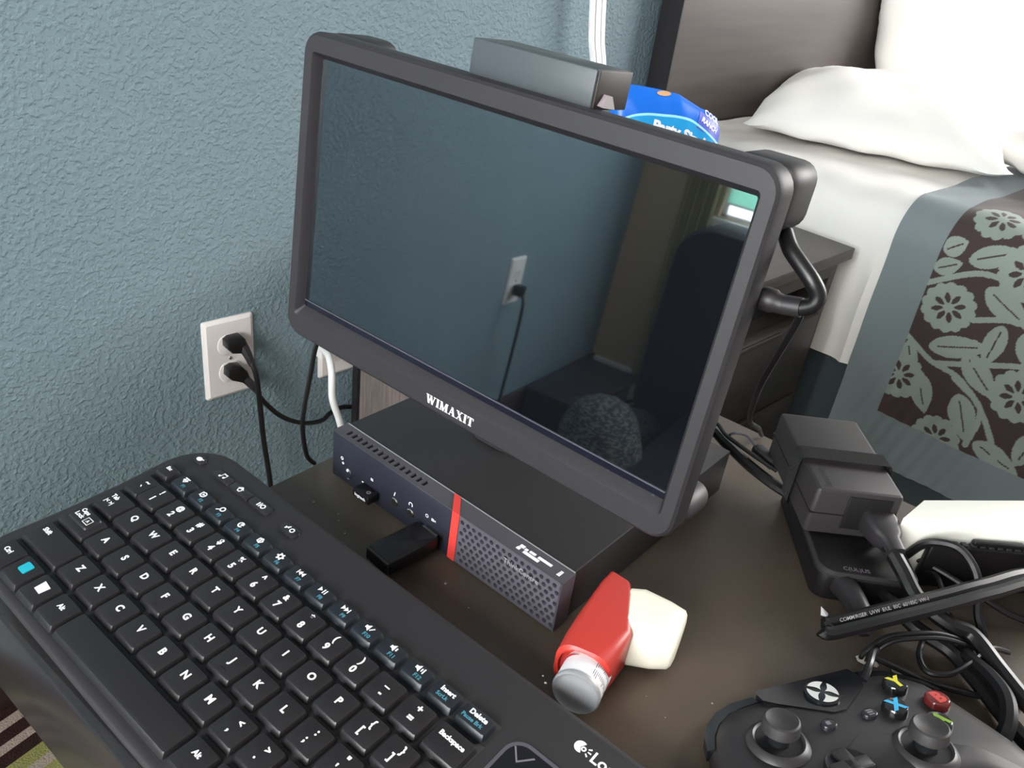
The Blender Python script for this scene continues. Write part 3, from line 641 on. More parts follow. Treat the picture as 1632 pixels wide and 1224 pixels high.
# stand: tongue-shaped foot on the computer, raked arm and mounting plate
iM = MM.inverted()
def wl(p): return tuple(iM @ Vector(p))
ex, ey = Vector((.131, -.991, 0)), Vector((.991, .131, 0)); fo = Vector((-139.5, -618, 34.7))
MF = iM @ axes(tuple(fo), tuple(ex), tuple(ey), (0, 0, 1))
part('stand_foot', G().box(-13, 13, 0, 92, 0, 3.2, 1, M=MF, r=4), MONB, mon)
part('stand_arm', G().box(-9, 9, -4, 4, 0, 122, 1.5, M=MF @ T((0, 62, 3)) @ RX(41)), MONB, mon)
part('mount_plate', G().box(85, 160, 25.5, 31, 55, 120, 1.5), MONB, mon)
wb = thing('webcam', 'grey black bar-shaped webcam sitting on the top edge of the monitor', 'webcam', MM @ T((127, 22, 164)))
part('body', G().box(-31, 32, -13, 12.5, -8.6, 6.6, .8), mat('bar_front_plastic', '#454a4e', rough=.4), wb)
part('end_cap', G().box(32, 33.2, -12.6, 12.2, -8.4, 6.4, .4), mat('brown_black_plastic', '#2e2724', rough=.5), wb, label='dark brown end of the bar')
part('mount_foot', G().add([(33.3, -10.5, -6.5), (33.3, -1, -7.5), (33.3, -3, -2.6), (33.3, -7, -2.2), (36, -10.5, -6.8), (36, -1, -7.6), (35, -3, -2.8), (35, -7, -2.4)], [(0, 1, 2, 3), (4, 5, 6, 7), (0, 1, 5, 4), (1, 2, 6, 5), (2, 3, 7, 6), (3, 0, 4, 7)]), mat('pale_mauve_plastic', '#8f8488', rough=.5), wb, label='pale tab at the end of the bar')
part('mount_clip', G().box(-12, 12, -8, 10, -9.6, -8.7, .3), MONB, wb)

def cable(name, pts, r, label, cat_, m=RUBBER, flat=1.0, group=None, smooth=7, n=8, kids=None):
    c = Vector(pts[len(pts)//2]); 
    return solo(name, G().tube(pts, r, n, smooth, flat), m, tuple(c), label, cat_, group)
hd = thing('video_cable', 'thick black cable looping out of the right side of the monitor', 'cable', MM @ T((248, 20, 107)))
part('cord', G().tube([(-6, 6, 24), (-1, 2, 20), (5, 0, 16.4), (11, -1, 12.4), (14.4, 0, 8), (14, 0, 4), (9, 0, 1), (1, 0, 0)], 3.1, 10), RUBBER, hd)
part('plug', G().lathe([(0, 0), (4.2, 0), (4.6, 1), (4.6, 5), (4.0, 6), (3.4, 10)], 14, T((-5, 0, 0)) @ RY(90)), CONN, hd)
part('strain_relief', G().tube([(4, 0, .2), (10.5, 0, 1.6)], 3.8, 10, 0), CONN, hd)
cable('hanging_cable', [(-170, -793, 208), (-168, -795, 205), (-137, -778, 172), (-104, -760, 136), (-40, -732, 80), (20, -712, 42), (50, -701, 24), (70, -695, 9), (80, -692, 1.8)], 1.6, 'thin black cord hanging from the right side of the monitor down to the desk', 'cord')
cable('hanging_cable', [(-190, -548, 112), (-205, -546, 104), (-214.6, -545, 93.8), (-218, -543, 71.8), (-221.7, -542, 49.2), (-222.1, -541, 33.6), (-218, -539, 12), (-211, -536.8, 1.6)], 1.5, 'thin black cord hanging from the left end of the monitor to the desk corner', 'cord')

# ================================================================== OUTLETS, PLUGS AND WALL CORDS
def outlet(x, z, label):
    t = thing('wall_outlet', label, 'outlet', T((x, 0, z)))
    R = [[(a*S/S, 0, b) for a, b in rrect(-35, 35, -57, 57, 3, 4)], [(a, -2.5, b) for a, b in rrect(-35, 35, -57, 57, 3, 4)], [(a, -5.6, b) for a, b in rrect(-30.5, 30.5, -52.5, 52.5, 2, 4)]]
    part('cover_plate', G().loft(R), WHITEP, t, ang=20)
    for dz in (20, -20):
        pts = [(17*cos(radians(a)), max(-14.2, min(14.2, 17*sin(radians(a))))) for a in range(0, 360, 10)]
        r_ = part('receptacle', G().prism(pts, 5.4, 6.6, .4, M=T((0, 0, dz)) @ RX(90)), WHITEP, t)
        for dx, h in ((-6.3, 4.2), (6.3, 3.4)): part('slot', G().box(dx-.9, dx+.9, -6.75, -6.55, dz+1-h, dz+1+h), BLACK, r_, smooth=False)
    part('screw', G().lathe([(0, 7), (2, 6.6), (2.6, 5.5)], 12, RX(90)), CHROME, t)
    return t
outlet(0, -231, 'white duplex outlet on the teal wall with two black plugs, left of the monitor')
outlet(171, -249, 'white outlet plate half hidden below the left corner of the monitor')
outlet(-1588, -229, 'white outlet far along the teal wall, seen only in the monitor screen')
p1 = thing('mains_cable', 'black cable plugged into the upper socket, hanging straight down the wall', 'cable', T((0, -6, -211)))
part('plug', G().prism([(-12, 4), (-12, 13), (-6, 17), (9, 17), (13, 12), (13, 0), (6, -7), (-6, -4)][::-1], 2, 20, 2.5, M=RX(90)), RUBBER, p1)
part('strain_relief', G().tube([(9, -12, 4), (13, -20, -8), (17, -26, -24)], lambda t: 7.5-3.2*t, 8, 3), CONN, p1)
part('cord', G().tube([(15, -24, -18), (18, -32, -34), (21, -34, -80), (24, -36, -140), (31, -36, -205), (36, -40, -300), (34, -60, -400), (40, -90, -425)], 3.6, 8), RUBBER, p1)
p2 = thing('mains_cable', 'black cable plugged into the lower socket, sweeping right behind the nightstand', 'cable', T((0, -6, -251)))
part('plug', G().prism([(-13, 2), (-12, 13), (-4, 16), (6, 14), (14, 4), (18, -8), (12, -15), (2, -9), (-8, -4)][::-1], 2, 19, 2.5, M=RX(90)), RUBBER, p2)
part('strain_relief', G().tube([(12, -14, -8), (20, -20, -20), (27, -23, -32)], lambda t: 6.5-2.4*t, 8, 3), CONN, p2)
part('cord', G().tube([(24, -22, -28), (34, -24, -48), (60, -24, -80), (95, -22, -104), (130, -16, -115), (150, -8, -113), (182, 1, -118), (260, 1, -150)], 3.4, 8), RUBBER, p2)
p3 = thing('mains_cable', 'black cable in the far wall outlet, seen only in the monitor screen', 'cable', T((-1588, -6, -249)))
part('plug', G().prism(rrect(-13, 13, -12, 14, 5, 3), 2, 26, 2.5, M=RX(90)), RUBBER, p3)
part('cord', G().tube([(0, -22, -4), (10, -36, -22), (14, -40, -80), (10, -36, -200), (30, -40, -380)], 4, 8), RUBBER, p3)
wc = thing('white_cable', 'white cable hanging from the half hidden outlet, beside the mini computer', 'cable', T((140, -8, -243)))
part('plug', G().box(-16, 14, -20, -.5, -18, 22, 3), WHITEP, wc)
part('cord', G().tube([(-10, -12, -4), (-16, -24, 2), (-32, -62, 14), (-44, -88, 4), (-45, -92, -33), (-34, -92, -70), (-24, -88, -107), (-10, -72, -180), (0, -60, -300)], 4.9, 10, 8), WHITEC, wc)
for k, dx in enumerate((0, 11.5, 21.5)):
    cable('white_wall_cable', [(576+dx, -30-k*2, 620), (577+dx, -30-k*2, 400), (578+dx, -32-k*2, 260), (590+dx, -34-k*2, 170), (604+dx, -36-k*2, 120), (612+dx, -40-k*2, 20), (615+dx, -44-k*2, -57)], 4.6 if k < 2 else 3.6, ['leftmost of the three white cords hanging down the wall above the webcam', 'middle one of the three white cords hanging down the wall above the webcam', 'rightmost of the three white cords hanging down the wall above the webcam'][k], 'cord', WHITEC, group='white cords hanging on the wall')

# ================================================================== CHIP BAG
XB = (.83511, -.55008, 0)
cb = thing('chip_bag', 'blue snack bag with white lettering standing on the nightstand behind the monitor', 'bag', axes((560, -260, -60), XB, (0, 0, 1), (-.55008, -.83511, 0)))
TOPL = [(-118, 198), (-107, 200), (-80, 199), (-56, 197), (-26, 193), (8, 178), (24, 173), (37, 166), (45, 150), (47, 120)]
def topz(x):
    for (a, b), (c, d_) in zip(TOPL, TOPL[1:]):
        if a <= x <= c: return b+(d_-b)*(x-a)/(c-a)
    return 198 if x < 0 else 120
def bagf(sg):
    def fn(a, b):
        x = -118+a*165; h = topz(x); z = b*h
        bul = 26*max(0, 1-(2*a-1)**4)**.6*max(0, 1-(2*b-1)**4)**.6
        return (x, z, sg*bul+1.5*sin(x*.2+z*.07)*sin(pi*b))
    return fn
def bagz(x, z, e=.8):
    a = (x+118)/165; b = z/topz(x); p = bagf(1)(min(1, max(0, a)), min(1, max(0, b))); return p[2]+e
g = G(); g.grid(bagf(1), 60, 60); g.grid(bagf(-1), 20, 20)
part('bag', g, mat('glossy_blue_foil', '#0f6fe0', rough=.3, spec=.5), cb)
def sheet_on(pts_top, pts_bot, e):
    g = G(); m = len(pts_top); v = []
    for (x0, z0), (x1, z1) in zip(pts_top, pts_bot):
        for k in range(9): t = k/8; x, z = x0+(x1-x0)*t, z0+(z1-z0)*t; v.append((x, z, bagz(x, z, e)))
    g.add(v, [(i*9+k, i*9+k+1, (i+1)*9+k+1, (i+1)*9+k) for i in range(m-1) for k in range(8)]); return g
bt_ = [tuple(q[:2]) for q in cat([(-104, 158, 0), (-85, 166, 0), (-58, 168, 0), (-17, 166, 0), (9, 155, 0), (42, 133, 0)], 5)]
part('light_band', sheet_on(bt_, [(x, z-60) for x, z in bt_], .7), mat('sky_blue_print', '#1f9fe0', rough=.35), cb)
part('band_edge', sheet_on([(x, z+2) for x, z in bt_], [(x, z-1.2) for x, z in bt_], 1.0), mat('pale_cyan_print', '#9fe6f7', rough=.4), cb)
pr_ = [tuple(q[:2]) for q in cat([(6, 176, 0), (14, 172, 0), (26, 168, 0), (36, 160, 0), (43, 146, 0)], 3)]
part('flavour_patch', sheet_on(pr_, [(x-6, z-20) for x, z in pr_], .75), mat('violet_print', '#5560c8', rough=.4), cb)
def curved_text(body, size, f, bold=.05):
    v, fc = textmesh(body, bold, 'CENTER'); g = G(); out = []
    for x, y in v:
        X, Z = f(x*size, y*size); out.append((X, Z, bagz(X, Z, 1.3)))
    return g.add(out, fc)
part('lettering', curved_text('Party Size!', 19, lambda x, y: (-24+x*1.0+.1*y, 143+y-.0022*(x+24)**2*.9-.16*x)), LEGW, cb, smooth=False)
part('flavour_lettering', curved_text('COOL', 9, lambda x, y: (24+x*.84+y*.5, 166+y*.8-x*.48), .04), LEGW, cb, smooth=False)
part('flavour_lettering', curved_text('RANCH', 9, lambda x, y: (20+x*.84+y*.5, 156.5+y*.8-x*.52), .04), LEGW, cb, smooth=False)
g = G(); v = [(-50+9*cos(a)*1.2, 193.5+2.6*sin(a)) for a in [k*pi/8 for k in range(16)]]
part('chip_picture', G().add([(x, z, bagz(x, min(z, topz(x)-.2), .9)) for x, z in v], [tuple(range(16))]), mat('tan_print', '#d9a878', rough=.5), cb, smooth=False)

# ================================================================== INHALER
XA, YA = Vector((.927, .375, 0)).normalized(), Vector((-.375, .927, 0)).normalized()
ih = thing('inhaler', 'red inhaler with cream mouthpiece cap lying on the desk beside the mini computer', 'inhaler', axes((-209, -763, 0), XA, YA, (0, 0, 1)))
def sec(x, y0, y1, z0, z1, r, sk=0): return [(x+sk*(b-(y0+y1)/2), b, c) for b, c in rrect(y0, y1, z0, z1, r, 4)]
g = G(); g.loft([sec(3, -11.2, 11.2, 3.4, 26.2, 10), sec(-.4, -11.6, 11.6, 3.0, 26.6, 10.4), sec(-1, -12.6, 12.6, 2, 27.6, 11), sec(0, -13.6, 13.4, 1, 28.6, 9), sec(8, -14.6, 12.8, 1, 29.0, 6), sec(22, -16.6, 11.4, 1, 29.4, 4), sec(47, -9.2, 8.6, 1, 29.6, 2.6, .1), sec(56.5, -5.8, 6.6, 1.4, 29.2, 2.4, .3), sec(57.6, -4.8, 5.6, 2.6, 28, 2, .3)])
part('body', g, INHR, ih)
part('mouth_shade', G().lathe([(0, 3.15), (10.4, 3.15)], 20, T((0, 0, 14.8)) @ RY(90) @ T((0, 0, -3.6)), False, False), mat('shaded_red_inside', '#8c2024', rough=.6), ih)  # darker red disc carries the shade inside the hollow body
c0, c1 = Vector((-200, -762.5, 14)), Vector((-221.5, -770.6, 15.4)); iI = axes((-209, -763, 0), XA, YA, (0, 0, 1)).inverted()
MC = along(iI @ c0, iI @ c1)
can = part('canister', G().lathe([(11.4, -8), (11.4, 19), (11.2, 20.5)], 32, MC, True, False), LABEL, ih, label='white labelled canister')
part('canister_base', G().lathe([(11.2, 20), (11.7, 20.6), (11.7, 22.6), (11.1, 23.4), (10.4, 22.4), (8.5, 21.6), (4, 21.2), (1.2, 21.1), (.01, 20.8)], 32, MC, False, True), ALU, can, label='bare aluminium end')
g = G(); M3 = MC.to_3x3()
for k in range(72):
    a0 = radians(5*k); nn = M3 @ Vector((cos(a0), sin(a0), 0))
    if nn.y < -.35 and nn.z > -.5:
        for j in range(3):
            z0 = 3+j*5.6; z1 = z0+random.uniform(2, 4.8); d_ = .03
            g.add([(11.46*cos(a), 11.46*sin(a), z) for a, z in ((a0, z0), (a0, z1), (a0+d_, z1), (a0+d_, z0))], [(0, 1, 2, 3)], MC)
part('label_print', g, PRINT, can, smooth=False)
def q3(p): return iI @ Vector(p)
capO = iI @ Vector((-167, -758, 0)); cd_ = (iI.to_3x3() @ Vector((.47, -.885, 0))).normalized(); cs_ = (iI.to_3x3() @ Vector((.885, .47, 0))).normalized()
MCp = axes(tuple(capO), tuple(cs_), (0, 0, 1), tuple(cd_))
R = [[(x, y, z+sk*x) for x, y in rrect(a, b, c, d_, 7, 5)] for z, a, b, c, d_, sk in ((-4, -18, 15, 1, 29, .1), (3, -18, 17, .6, 29.4, .1), (17, -16, 15.5, 1.5, 28, .1), (25, -14, 14.4, 3, 26.2, .1), (26.4, -12.6, 13, 4.4, 25, .1), (27, -10, 10.6, 7, 22.5, .1))]
part('mouthpiece_cap', G().loft(R, M=MCp), INHC, ih, label='cream mouthpiece cap')
g = G(); g.text('ProAir', 7, axes(tuple(iI @ Vector((-190, -775.2, 8))), (.927*.98, 0, 0), (0, 0, 1), (0, -1, 0)), .02)

# ================================================================== POWER BRICKS
MBk = axes((-28.5, -779.5, 22), (.705, -.709, 0), (.709, .705, 0), (0, 0, 1))
bk = thing('power_adapter', 'large dark grey power brick with a black velcro strap, on top of another adapter', 'power adapter', MBk)
part('shell', G().box(0, 52, 0, 85, 0, 32, 2.0, r=2.6), BRICK, bk)
part('seam', G().box(-.25, 52.25, -.25, 85.25, 14.6, 15.4), BLACK, bk, smooth=False)
part('velcro_strap', G().loft([[(x, y, z) for x, z in rrect(-2.6, 54.6, -1.4, 35, 3, 3)] for y in (27.5, 28, 40, 40.5)], False, False), STRAP, bk)
g = G(); g.text('lenovo', 6.8, T((9.6, 3.2, 32.02)) @ RZ(90), .03, 'LEFT'); part('brand_print', g, BLACK, bk, smooth=False)
part('inlet_frame', G().box(20, 46, -.9, .2, 6, 29, .4), BLACK, bk)
MB2 = axes((-50.5, -803.5, 0), (.66, -.751, 0), (.751, .66, 0), (0, 0, 1))
b2 = thing('power_adapter', 'flat black adapter lying under the strapped power brick', 'power adapter', MB2)
part('shell', G().prism(rrect(0, 58, 0, 96, 9, 5), 0, 20.6, 2), RUBBER, b2)
part('lid_rim', G().loft([[(x, y, z) for x, y in rrect(-.5+e, 58.5-e, -.5+e, 96.5-e, 9, 5)] for e, z in ((0, 17.5), (0, 19.2), (1.4, 20.9), (2.4, 20.9))], False, False), CONN, b2)
g = G(); g.text('C(UL)US', 4.2, T((22, 4, 20.75)), .01); part('rating_print', g, PRINT, b2, smooth=False)
def cx(name, cord, r, label, plug=None, m=RUBBER, **kw): return cable(name, cord, r, label, 'cable', m, **kw)
pc1 = thing('power_cable', 'thick black mains cable plugged into the strapped power brick', 'cable', T((-5, -813, 38)))
oo = Vector((-5, -813, 38))
part('plug', G().loft([[(x, y, z) for x, y in rrect(-a, a, -b, b, min(a, b)*.55, 3)] for z, a, b in ((0, 9.5, 7), (14, 10.5, 7.5), (24, 8, 6.5), (27, 5.6, 5.6), (36, 5, 5))], M=along(Vector((6, -801, 37))-oo, Vector((-16, -828, 33))-oo)), CONN, pc1)
part('cord', G().tube([Vector(p)-oo for p in [(-14, -823, 34), (-20, -836, 28), (-26, -850, 21), (-24, -868, 16), (-18, -880, 13), (-30, -900, 11), (-44, -921, 11), (-60, -960, 10), (-60, -1000, 7)]], 4.6, 9), RUBBER, pc1)
CBL = 'black cables tangled beside the power bricks'
cable('power_cable', [(-17, -815, 9), (-26.9, -839.5, 10), (-33.3, -856.2, 9), (-31, -875.8, 6), (-40, -893, 5), (-62, -930, 5), (-66, -980, 5)], 4.2, 'black cable running just left of the thick mains cable', 'cable', group=None)
def twin(name, pts, r, gap, label, up=(0, 0, 1)):
    P = cat(pts, 7); L = []; R_ = []
    for i, p in enumerate(P):
        t = (P[min(i+1, len(P)-1)]-P[max(i-1, 0)]).normalized(); s_ = t.cross(Vector(up)).normalized()
        L.append(p+s_*gap/2); R_.append(p-s_*gap/2)
    c = Vector(pts[len(pts)//2]); g = G(); g.tube(L, r, 8, 0); g.tube(R_, r, 8, 0)
    return solo(name, g, RUBBER, tuple(c), label, 'cable')
ptsC = [(-92, -827, 22), (-88.8, -829.7, 22), (-65.9, -843.2, 27), (-28.3, -861.1, 30), (2.1, -873.9, 31), (45.8, -891.6, 28), (86, -925, 12), (118, -955, 4)]
tw = twin('twin_flex_cable', ptsC, 3.6, 6.6, 'flat twin-wire black cable with white printing, crossing over the other cables')
# white printing on the flex, following it
P = cat(ptsC, 14); P = P[14:14*5]; acc = [0]
for a, b in zip(P, P[1:]): acc.append(acc[-1]+(b-a).length)
def onflex(x, y):
    i = 0
    while i < len(acc)-2 and acc[i+1] < x: i += 1
    t = (x-acc[i])/(acc[i+1]-acc[i]); p = P[i].lerp(P[i+1], t); d_ = (P[i+1]-P[i]).normalized(); s_ = Vector((0, 0, 1)).cross(d_).normalized()
    # print sits on the crown of the nearer wire
    a = (y-1.2)/3.7; c_ = p+s_*(3.3*1)+s_*sin(a-.5)*3.72*1+Vector((0, 0, 1))*cos(a-.5)*3.72
    return c_
v, fc = textmesh('COMM/RISER  UVW  E/UL  80C  60/105C  VW-1', .01, 'LEFT'); g = G()
g.add([tuple(onflex(4+x*2.7, y*2.7)-Vector(ptsC[4])) for x, y in v], fc)
part('cable_print', g, mat('pale_cable_print', '#8f8a8d', rough=.6), tw, smooth=False)
cable('looped_cable', [(9.3, -826.9, 14), (11, -834, 30), (12.6, -842.3, 36), (13.1, -852.2, 38), (9.6, -862.7, 34), (5.1, -870.1, 26), (3.3, -876, 12), (0, -884, 3.4)], 2.6, 'black cable arching up in a loop in front of the white case', 'cable')
cable('thin_cable', [(20.1, -806, 6), (19.6, -835.7, 14), (21.5, -867.4, 12), (28.5, -886.9, 6), (40, -905, 3)], 1.8, 'thin straight black cable behind the arching loop', 'cable')
cable('thin_cable', [(16, -835, 5), (13.9, -845.6, 14), (5.8, -853.2, 14), (1.1, -861, 6), (0, -868, 2.4)], 1.6, 'small black cable arc under the arching loop', 'cable')
tw2 = twin('twin_flex_cable', [(-76, -847, 5), (-74.4, -847.6, 10), (-67.1, -851.8, 18), (-57, -858.7, 20), (-40, -869.4, 18), (-20.9, -881.4, 9), (-10, -890, 3)], 1.3, 3.4, 'thin black twin cable bowed just above the game controller')
cable('thin_cable', [(-38.3, -862.5, 8), (-52, -866, 8), (-59, -873.2, 8), (-53.4, -881.8, 10), (-38, -886.7, 12), (-16, -889.6, 10), (0, -897, 3)], 1.6, 'black cable curling in a hook above the coloured buttons', 'cable')
cable('thin_cable', [(-76, -848, 10), (-68.8, -861.3, 7), (-62.2, -876, 5), (-51.6, -891.8, 4), (-41.2, -904, 3), (-30, -915, 2)], 1.7, 'black cable sagging along the top of the game controller', 'cable')
cable('thick_cable', [(-22, -880, 5), (-31.5, -884, 9), (-41, -897, 13), (-52, -907.5, 15), (-64.7, -913.5, 13), (-75, -915.3, 6), (-79, -916, 4.6)], 4.2, 'thick black cable end curling down at the right of the game controller', 'cable')
cable('controller_cable', [(-62, -848, 4), (-65.8, -848.9, 9), (-76, -850.5, 15), (-90, -852, 24), (-103, -855, 28), (-112, -857, 25)], 1.8, 'black cable lying over the top edge of the game controller', 'cable')
cable('power_cable', [(-30, -655, 4), (0, -664, 8), (30.8, -673.3, 14), (26.8, -691.5, 14), (18.4, -716.7, 13), (17.5, -742.1, 10), (24.7, -764, 7)], 3.8, 'thicker black cable running from behind the monitor to the power bricks', 'cable')
cable('thin_cable', [(-10, -655, 10), (25.5, -674.6, 24), (18.5, -694.6, 25), (18.2, -718.1, 22), (22, -734, 18)], 1.5, 'thin black cable above the thicker one behind the monitor', 'cable')
kc = thing('inline_connector', 'small dark inline plug on a grey wire, left of the strapped power brick', 'connector', T((30, -720, 17)))
part('plug', G().loft([[(x, y, z) for x, y in rrect(-a, a, -b, b, min(a, b)*.5, 3)] for z, a, b in ((0, 2.2, 2.2), (3, 4.6, 4), (19, 5, 4), (21, 3, 2.5))], M=along((1, 10, 3), (-2.5, -12, 1))), CONN, kc)
part('wire', G().tube([(-6, 28, 5), (-9, 22, 12), (-5, 15, 12), (1, 9, 4)], 1.0, 6), GRILLE, kc)
bp_ = thing('barrel_plug', 'dark plug standing out from under the flat adapter', 'plug', T((-48, -824, 8)))
part('body', G().tube([(10.5, 12, 3), (3, 3, 6), (-7, -8, 6), (-10, -12, 3)], lambda t: 7.5-1.5*t, 10, 4), CONN, bp_)
part('pin', G().tube([(-10, -12, 3), (-14, -16, 0)], 3, 8, 0), BLACK, bp_)

wcs = solo('white_case', G().prism([(3, -820.5), (86, -893), (101, -870), (32, -821)], 0.2, 45, .4), BOXW, (70, -865, 0), 'flat cream white case at the right behind the tangle of cables', 'case')
dv = thing('black_device', 'black box with a ribbed top edge standing in front of the white case', 'device', axes((13.5, -838.6, 0), (.73, -.684, 0), (.684, .73, 0), (0, 0, 1)))
part('shell', G().box(0, 150, 0, 5.5, 0, 31, 1.4), RUBBER, dv)
g = G()
for k in range(26): g.box(3+k*5.4, 6.4+k*5.4, 1, 4.8, 30.6, 32.2, .5)
q = part('ribs', g, CONN, dv); q['kind'] = 'stuff'
part('latch', G().box(26, 58, 2, 6, 30, 34.5, 1), RUBBER, dv)
solo('paper_scrap', G().add([(-58.6, -813, 6), (-56, -817.5, 2), (-58.5, -818.5, 1.5), (-62, -815.5, 3)], [(0, 1, 2, 3)]), LABEL, (-59, -816, 2), 'tiny white paper scrap under the flat adapter', 'scrap', smooth=False)
g = G()
for x, y, z, r in ((-231.4, -568.1, 0, .8), (-229.1, -591.3, 0, .5), (-232.5, -602.7, 0, .6), (-226, -586, 0, .5), (-212.2, -668.7, 0, .9), (-160.6, -809.8, 0, .6), (-183.4, -786.6, 0, .4), (-214, -690, 0, .5), (-186, -800, 0, .4), (-231.8, -760.4, 20.6, .7), (-240.7, -773.3, 20.1, .8), (-251, -778.2, 19.6, .6), (-230, -757, 20.8, .5), (-71, -845.4, .2, 3.5), (-68.5, -851.2, .2, 2.5), (-62.8, -861, .2, 3.2)):
    g.lathe([(0.01, 0), (r, r*.1), (r*.6, r*.5), (.01, r*.6)], 6, T((x, y, z)) @ RZ(x*7), False, False)
solo('crumbs', g, mat('pale_crumbs', '#a39c92', rough=.9), (-200, -760, 0), 'pale crumbs scattered over the desk and keyboard', 'crumbs', kind='stuff')

# ================================================================== GAME CONTROLLER
MG = T((-142.5, -876.6, 24)) @ RZ(-25.1) @ RX(-11.9) @ RY(-1.3)
gc = thing('game_controller', 'black game controller with coloured buttons lying at the bottom right of the desk', 'game controller', MG)
hx = [(0, 45), (18, 46.5), (32, 47.5), (46, 46), (57, 40), (65, 29), (71, 10), (76, -14), (78, -36), (74, -49), (66, -54), (57, -50), (48, -38), (38, -28), (24, -23), (0, -22)]
full = hx+[(-x, y) for x, y in hx[-2:0:-1]]
ol = [tuple(p[:2]) for p in cat([(x, y, 0) for x, y in full], 4, True)][::-1]
def dome(x, y): return -.0009*x*x-max(0, abs(x)-45)*.12-max(0, -y-15)*.10-max(0, y-30)*.25
g = G(); rings = []
for d_, z in ((16, -18), (9, -17), (3, -14), (.4, -10), (0, -6), (1.5, -2.6), (4.5, -.7), (9, 0), (15, .3)):
    rings.append([(x, y, z+dome(x, y)*(1 if z > -15.5 else .4)+(max(0, y-8)*.36*min(1, -(z+6)/13) if z < -6 else 0)) for x, y in inset(ol, d_)])
g.loft(rings, cap0=True, cap1=False)
n = len(ol); c0 = len(g.v)-n; g.v.append((0, 8, .5)); g.f += [(c0+k, c0+(k+1) % n, len(g.v)-1) for k in range(n)]; g.m += [0]*n
part('body', g, PAD, gc, ang=60)
pan = [(-27, 47.6), (-27.4, 41), (-23, 36), (-3, 22.5), (3, 22.5), (23, 34), (27.4, 41), (27, 47.6)]
g = G(); g.loft([[(x, y, z+dome(x, y)*.7) for x, y in inset(pan[::-1], -d_)] for d_, z in ((0, -9), (0, -.4), (-.6, .9), (-1.2, 1.1))][::1], cap0=False)
gp = part('guide_panel', g, PADG, gc, ang=30)
lo = part('guide_button', G().lathe([(8.6, -1), (8.4, .7), (7.4, 1.0), (.01, 1.2)], 28, T((0, 34, .5)), False, True), PADG, gp)
g = G()
def lens(a):
    pts = []
    for k in range(9): t = radians(a-38+76*k/8); pts.append((7.3*cos(t), 7.3*sin(t)))
    for k in range(1, 8):
        t = (k-4)/4; r_ = 1.3+4.6*abs(t)**1.15; b_ = radians(a)-t*radians(33); pts.append((r_*cos(b_), r_*sin(b_)))
    return pts
for a in (0, 90, 180, 270): g.add([(x, y+34, 1.85) for x, y in lens(a)], [tuple(range(16))])
part('guide_emblem', g, mat('silver_emblem', '#e8e6e2', rough=.3), lo, smooth=False, label='bright four-part emblem')
for x in (-11.5, 11.5):
    b_ = part('small_button', G().prism(ell(x, 15.5, 3.9, 3.1), -1, 2.0, .8, bot=False), BTNM, gc)
    g = G(); g.box(x-1.5, x+1.5, 15.0, 16.0, 2.0, 2.1) if x > 0 else g.box(x-1.6, x+.6, 14.6, 16.6, 2.0, 2.1)
    if x > 0: g.box(x-1.5, x+1.5, 16.5, 17.1, 2.0, 2.1); g.box(x-1.5, x+1.5, 13.8, 14.4, 2.0, 2.1)
    part('icon', g, PRINT, b_, smooth=False)
for x, y in ((-39, 15), (20.5, -9)):
    zz = dome(x, y)*.8
    st = part('thumbstick', G().lathe([(7.4, 5.2), (8.4, 6.4), (8.3, 9.6), (7.9, 11.4), (7.1, 12.0), (6.3, 11.7), (4.5, 10.8), (.01, 10.4)], 30, T((x, y, zz+1)), True, True), STICK, gc)
    part('stem', G().lathe([(5.4, -2), (5.0, 3), (7.0, 5.4)], 18, T((x, y, zz+1)), False, False), PADG, st)
    part('well_ring', G().lathe([(10.2, -3), (10.4, 1.2), (11.4, 1.9), (12.8, 1.2), (14.2, -1)], 32, T((x, y, zz+.4)), False, False), PAD, st)
    part('well', G().lathe([(10.6, .9), (8, .6), (.01, 1.2)], 24, T((x, y, zz+.3)), False, True), BLACK, st)
for x, y, ch, c1_ in ((39, 28.6, 'Y', '#e6dc3a'), (26, 15, 'X', '#3fb4e6'), (52, 15, 'B', '#e0524a'), (39, 1.6, 'A', '#9ccb3c')):
    zz = dome(x, y)*.9
    b_ = part('face_button', G().lathe([(5.9, -1), (5.8, 2.4), (5.3, 3.3), (4.4, 3.6), (.01, 3.7)], 24, T((x, y, zz)), False, True), mat('dark_gloss_'+ch, '#1b1a1c' if ch != 'B' else '#7a2a28', rough=.12, spec=.7), gc)
    g = G(); g.text(ch, 9.2, T((x, y-3.2, zz+3.74)), .06); part('letter', g, mat('letter_'+ch, c1_, rough=.35), b_, smooth=False, label='coloured letter '+ch)
dp = part('direction_pad', G().lathe([(11.5, -1), (11, 1.2), (9, .6), (.01, .2)], 28, T((-19.5, -9, .2)), False, True), PADG, gc)
g = G(); g.box(-23, -16, -18.5, .5, .2, 3.2, 1); g.box(-29, -10, -12.5, -5.5, .2, 3.2, 1); part('cross', g, PAD, dp)
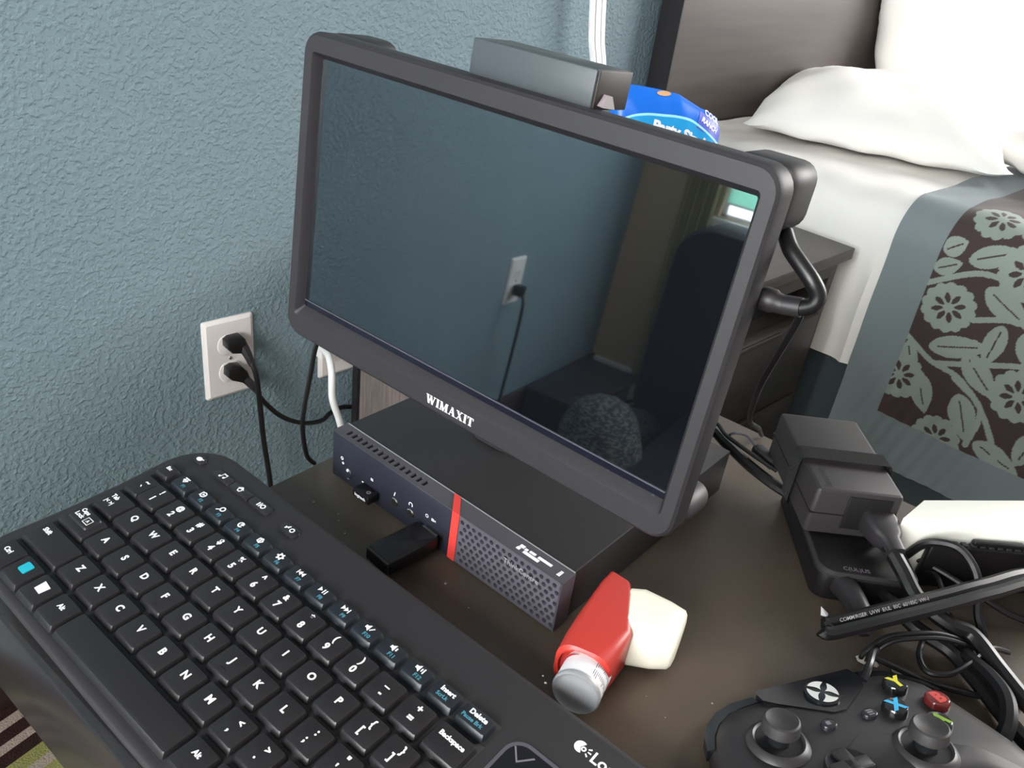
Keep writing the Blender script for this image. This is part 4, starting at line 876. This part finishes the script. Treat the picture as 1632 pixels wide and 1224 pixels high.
for sx in (-1, 1):
    pts = [(28, 49), (40, 49.2), (50, 46.6), (58, 41.2), (64, 34), (67.5, 26), (64, 25.5), (60, 32), (54, 38), (46, 42), (38, 43.6), (28, 44)]
    pts = [(x*sx, y) for x, y in pts]; pts = pts if sx < 0 else pts[::-1]
    part('bumper', G().loft([[(x, y, z+dome(x, y)*.9) for x, y in inset(pts[::-1] if False else pts, 0)] for z in (-7, -3.2, -1.2)]), PADG, gc)

# ================================================================== ACROSS THE ROOM (seen only mirrored in the screen)
ac = thing('armchair', 'black upholstered armchair with a grey woven arm, seen only in the monitor screen', 'armchair', loc=(-1250, -760, -FL))
OA = T((1250, 760, FL))
def ap(name, g, m): return part(name, G().add([(x+1250, y+760, z+FL) for x, y, z in g.v], g.f), m, ac)
ap('backrest', G().prism(rrect(-1010, -430, -330, 66, 70, 8), -1420, -1290, 25, M=axes((0, 0, 0), (0, 1, 0), (0, 0, 1), (1, 0, 0))), CHAIRB)
ap('seat', G().box(-1289, -880, -995, -545, -420, -230, 30), CHAIRB)
WOV = mat('grey_woven_cover', '#5a5c5f', rough=.9, spec=.1, bump=(350, 2.0), var=('#96968f', 130, (1, 1, 3.5), .5, .56))
ap('arm', G().tube([(-1270, -470, -330), (-1090, -474, -280), (-1010, -486, -240), (-960, -522, -285), (-950, -566, -350), (-945, -606, -420)], lambda t: 50+34*t, 16, 6), WOV)
ap('arm', G().tube([(-1270, -1040, -330), (-1090, -1040, -280), (-1010, -1040, -240), (-960, -1040, -285), (-950, -1040, -350), (-945, -1040, -420)], lambda t: 50+14*t, 16, 6), WOV)
for x, y in ((-1390, -470), (-1390, -960), (-920, -580), (-920, -960)): ap('leg', G().box(x, x+40, y-20, y+20, -FL, -400, 2), NDARK)
ct = thing('curtain', 'olive curtain hanging beside the window behind the viewer, seen only in the monitor screen', 'curtain', loc=(-2200, -215, -FL))
part('drape', G().grid(lambda a, b: (9*sin(a*22), 60-a*95, 60+b*2200), 60, 4), mat('olive_curtain', '#8a8560', rough=.9), ct)
part('curtain_rod', G().tube([(0, 120, 2262), (0, -140, 2262)], 9, 10, 0), NDARK, ct)
ch = thing('storage_box', 'black storage box on the carpet by the far wall, seen only in the monitor screen', 'box', loc=(-1960, -100, -FL))
part('box_body', G().box(-190, 190, -80, 80, 0, 86, 6), CHAIRB, ch)
part('lid', G().box(-196, 196, -86, 86, 87, 108, 5), DESKE, ch)
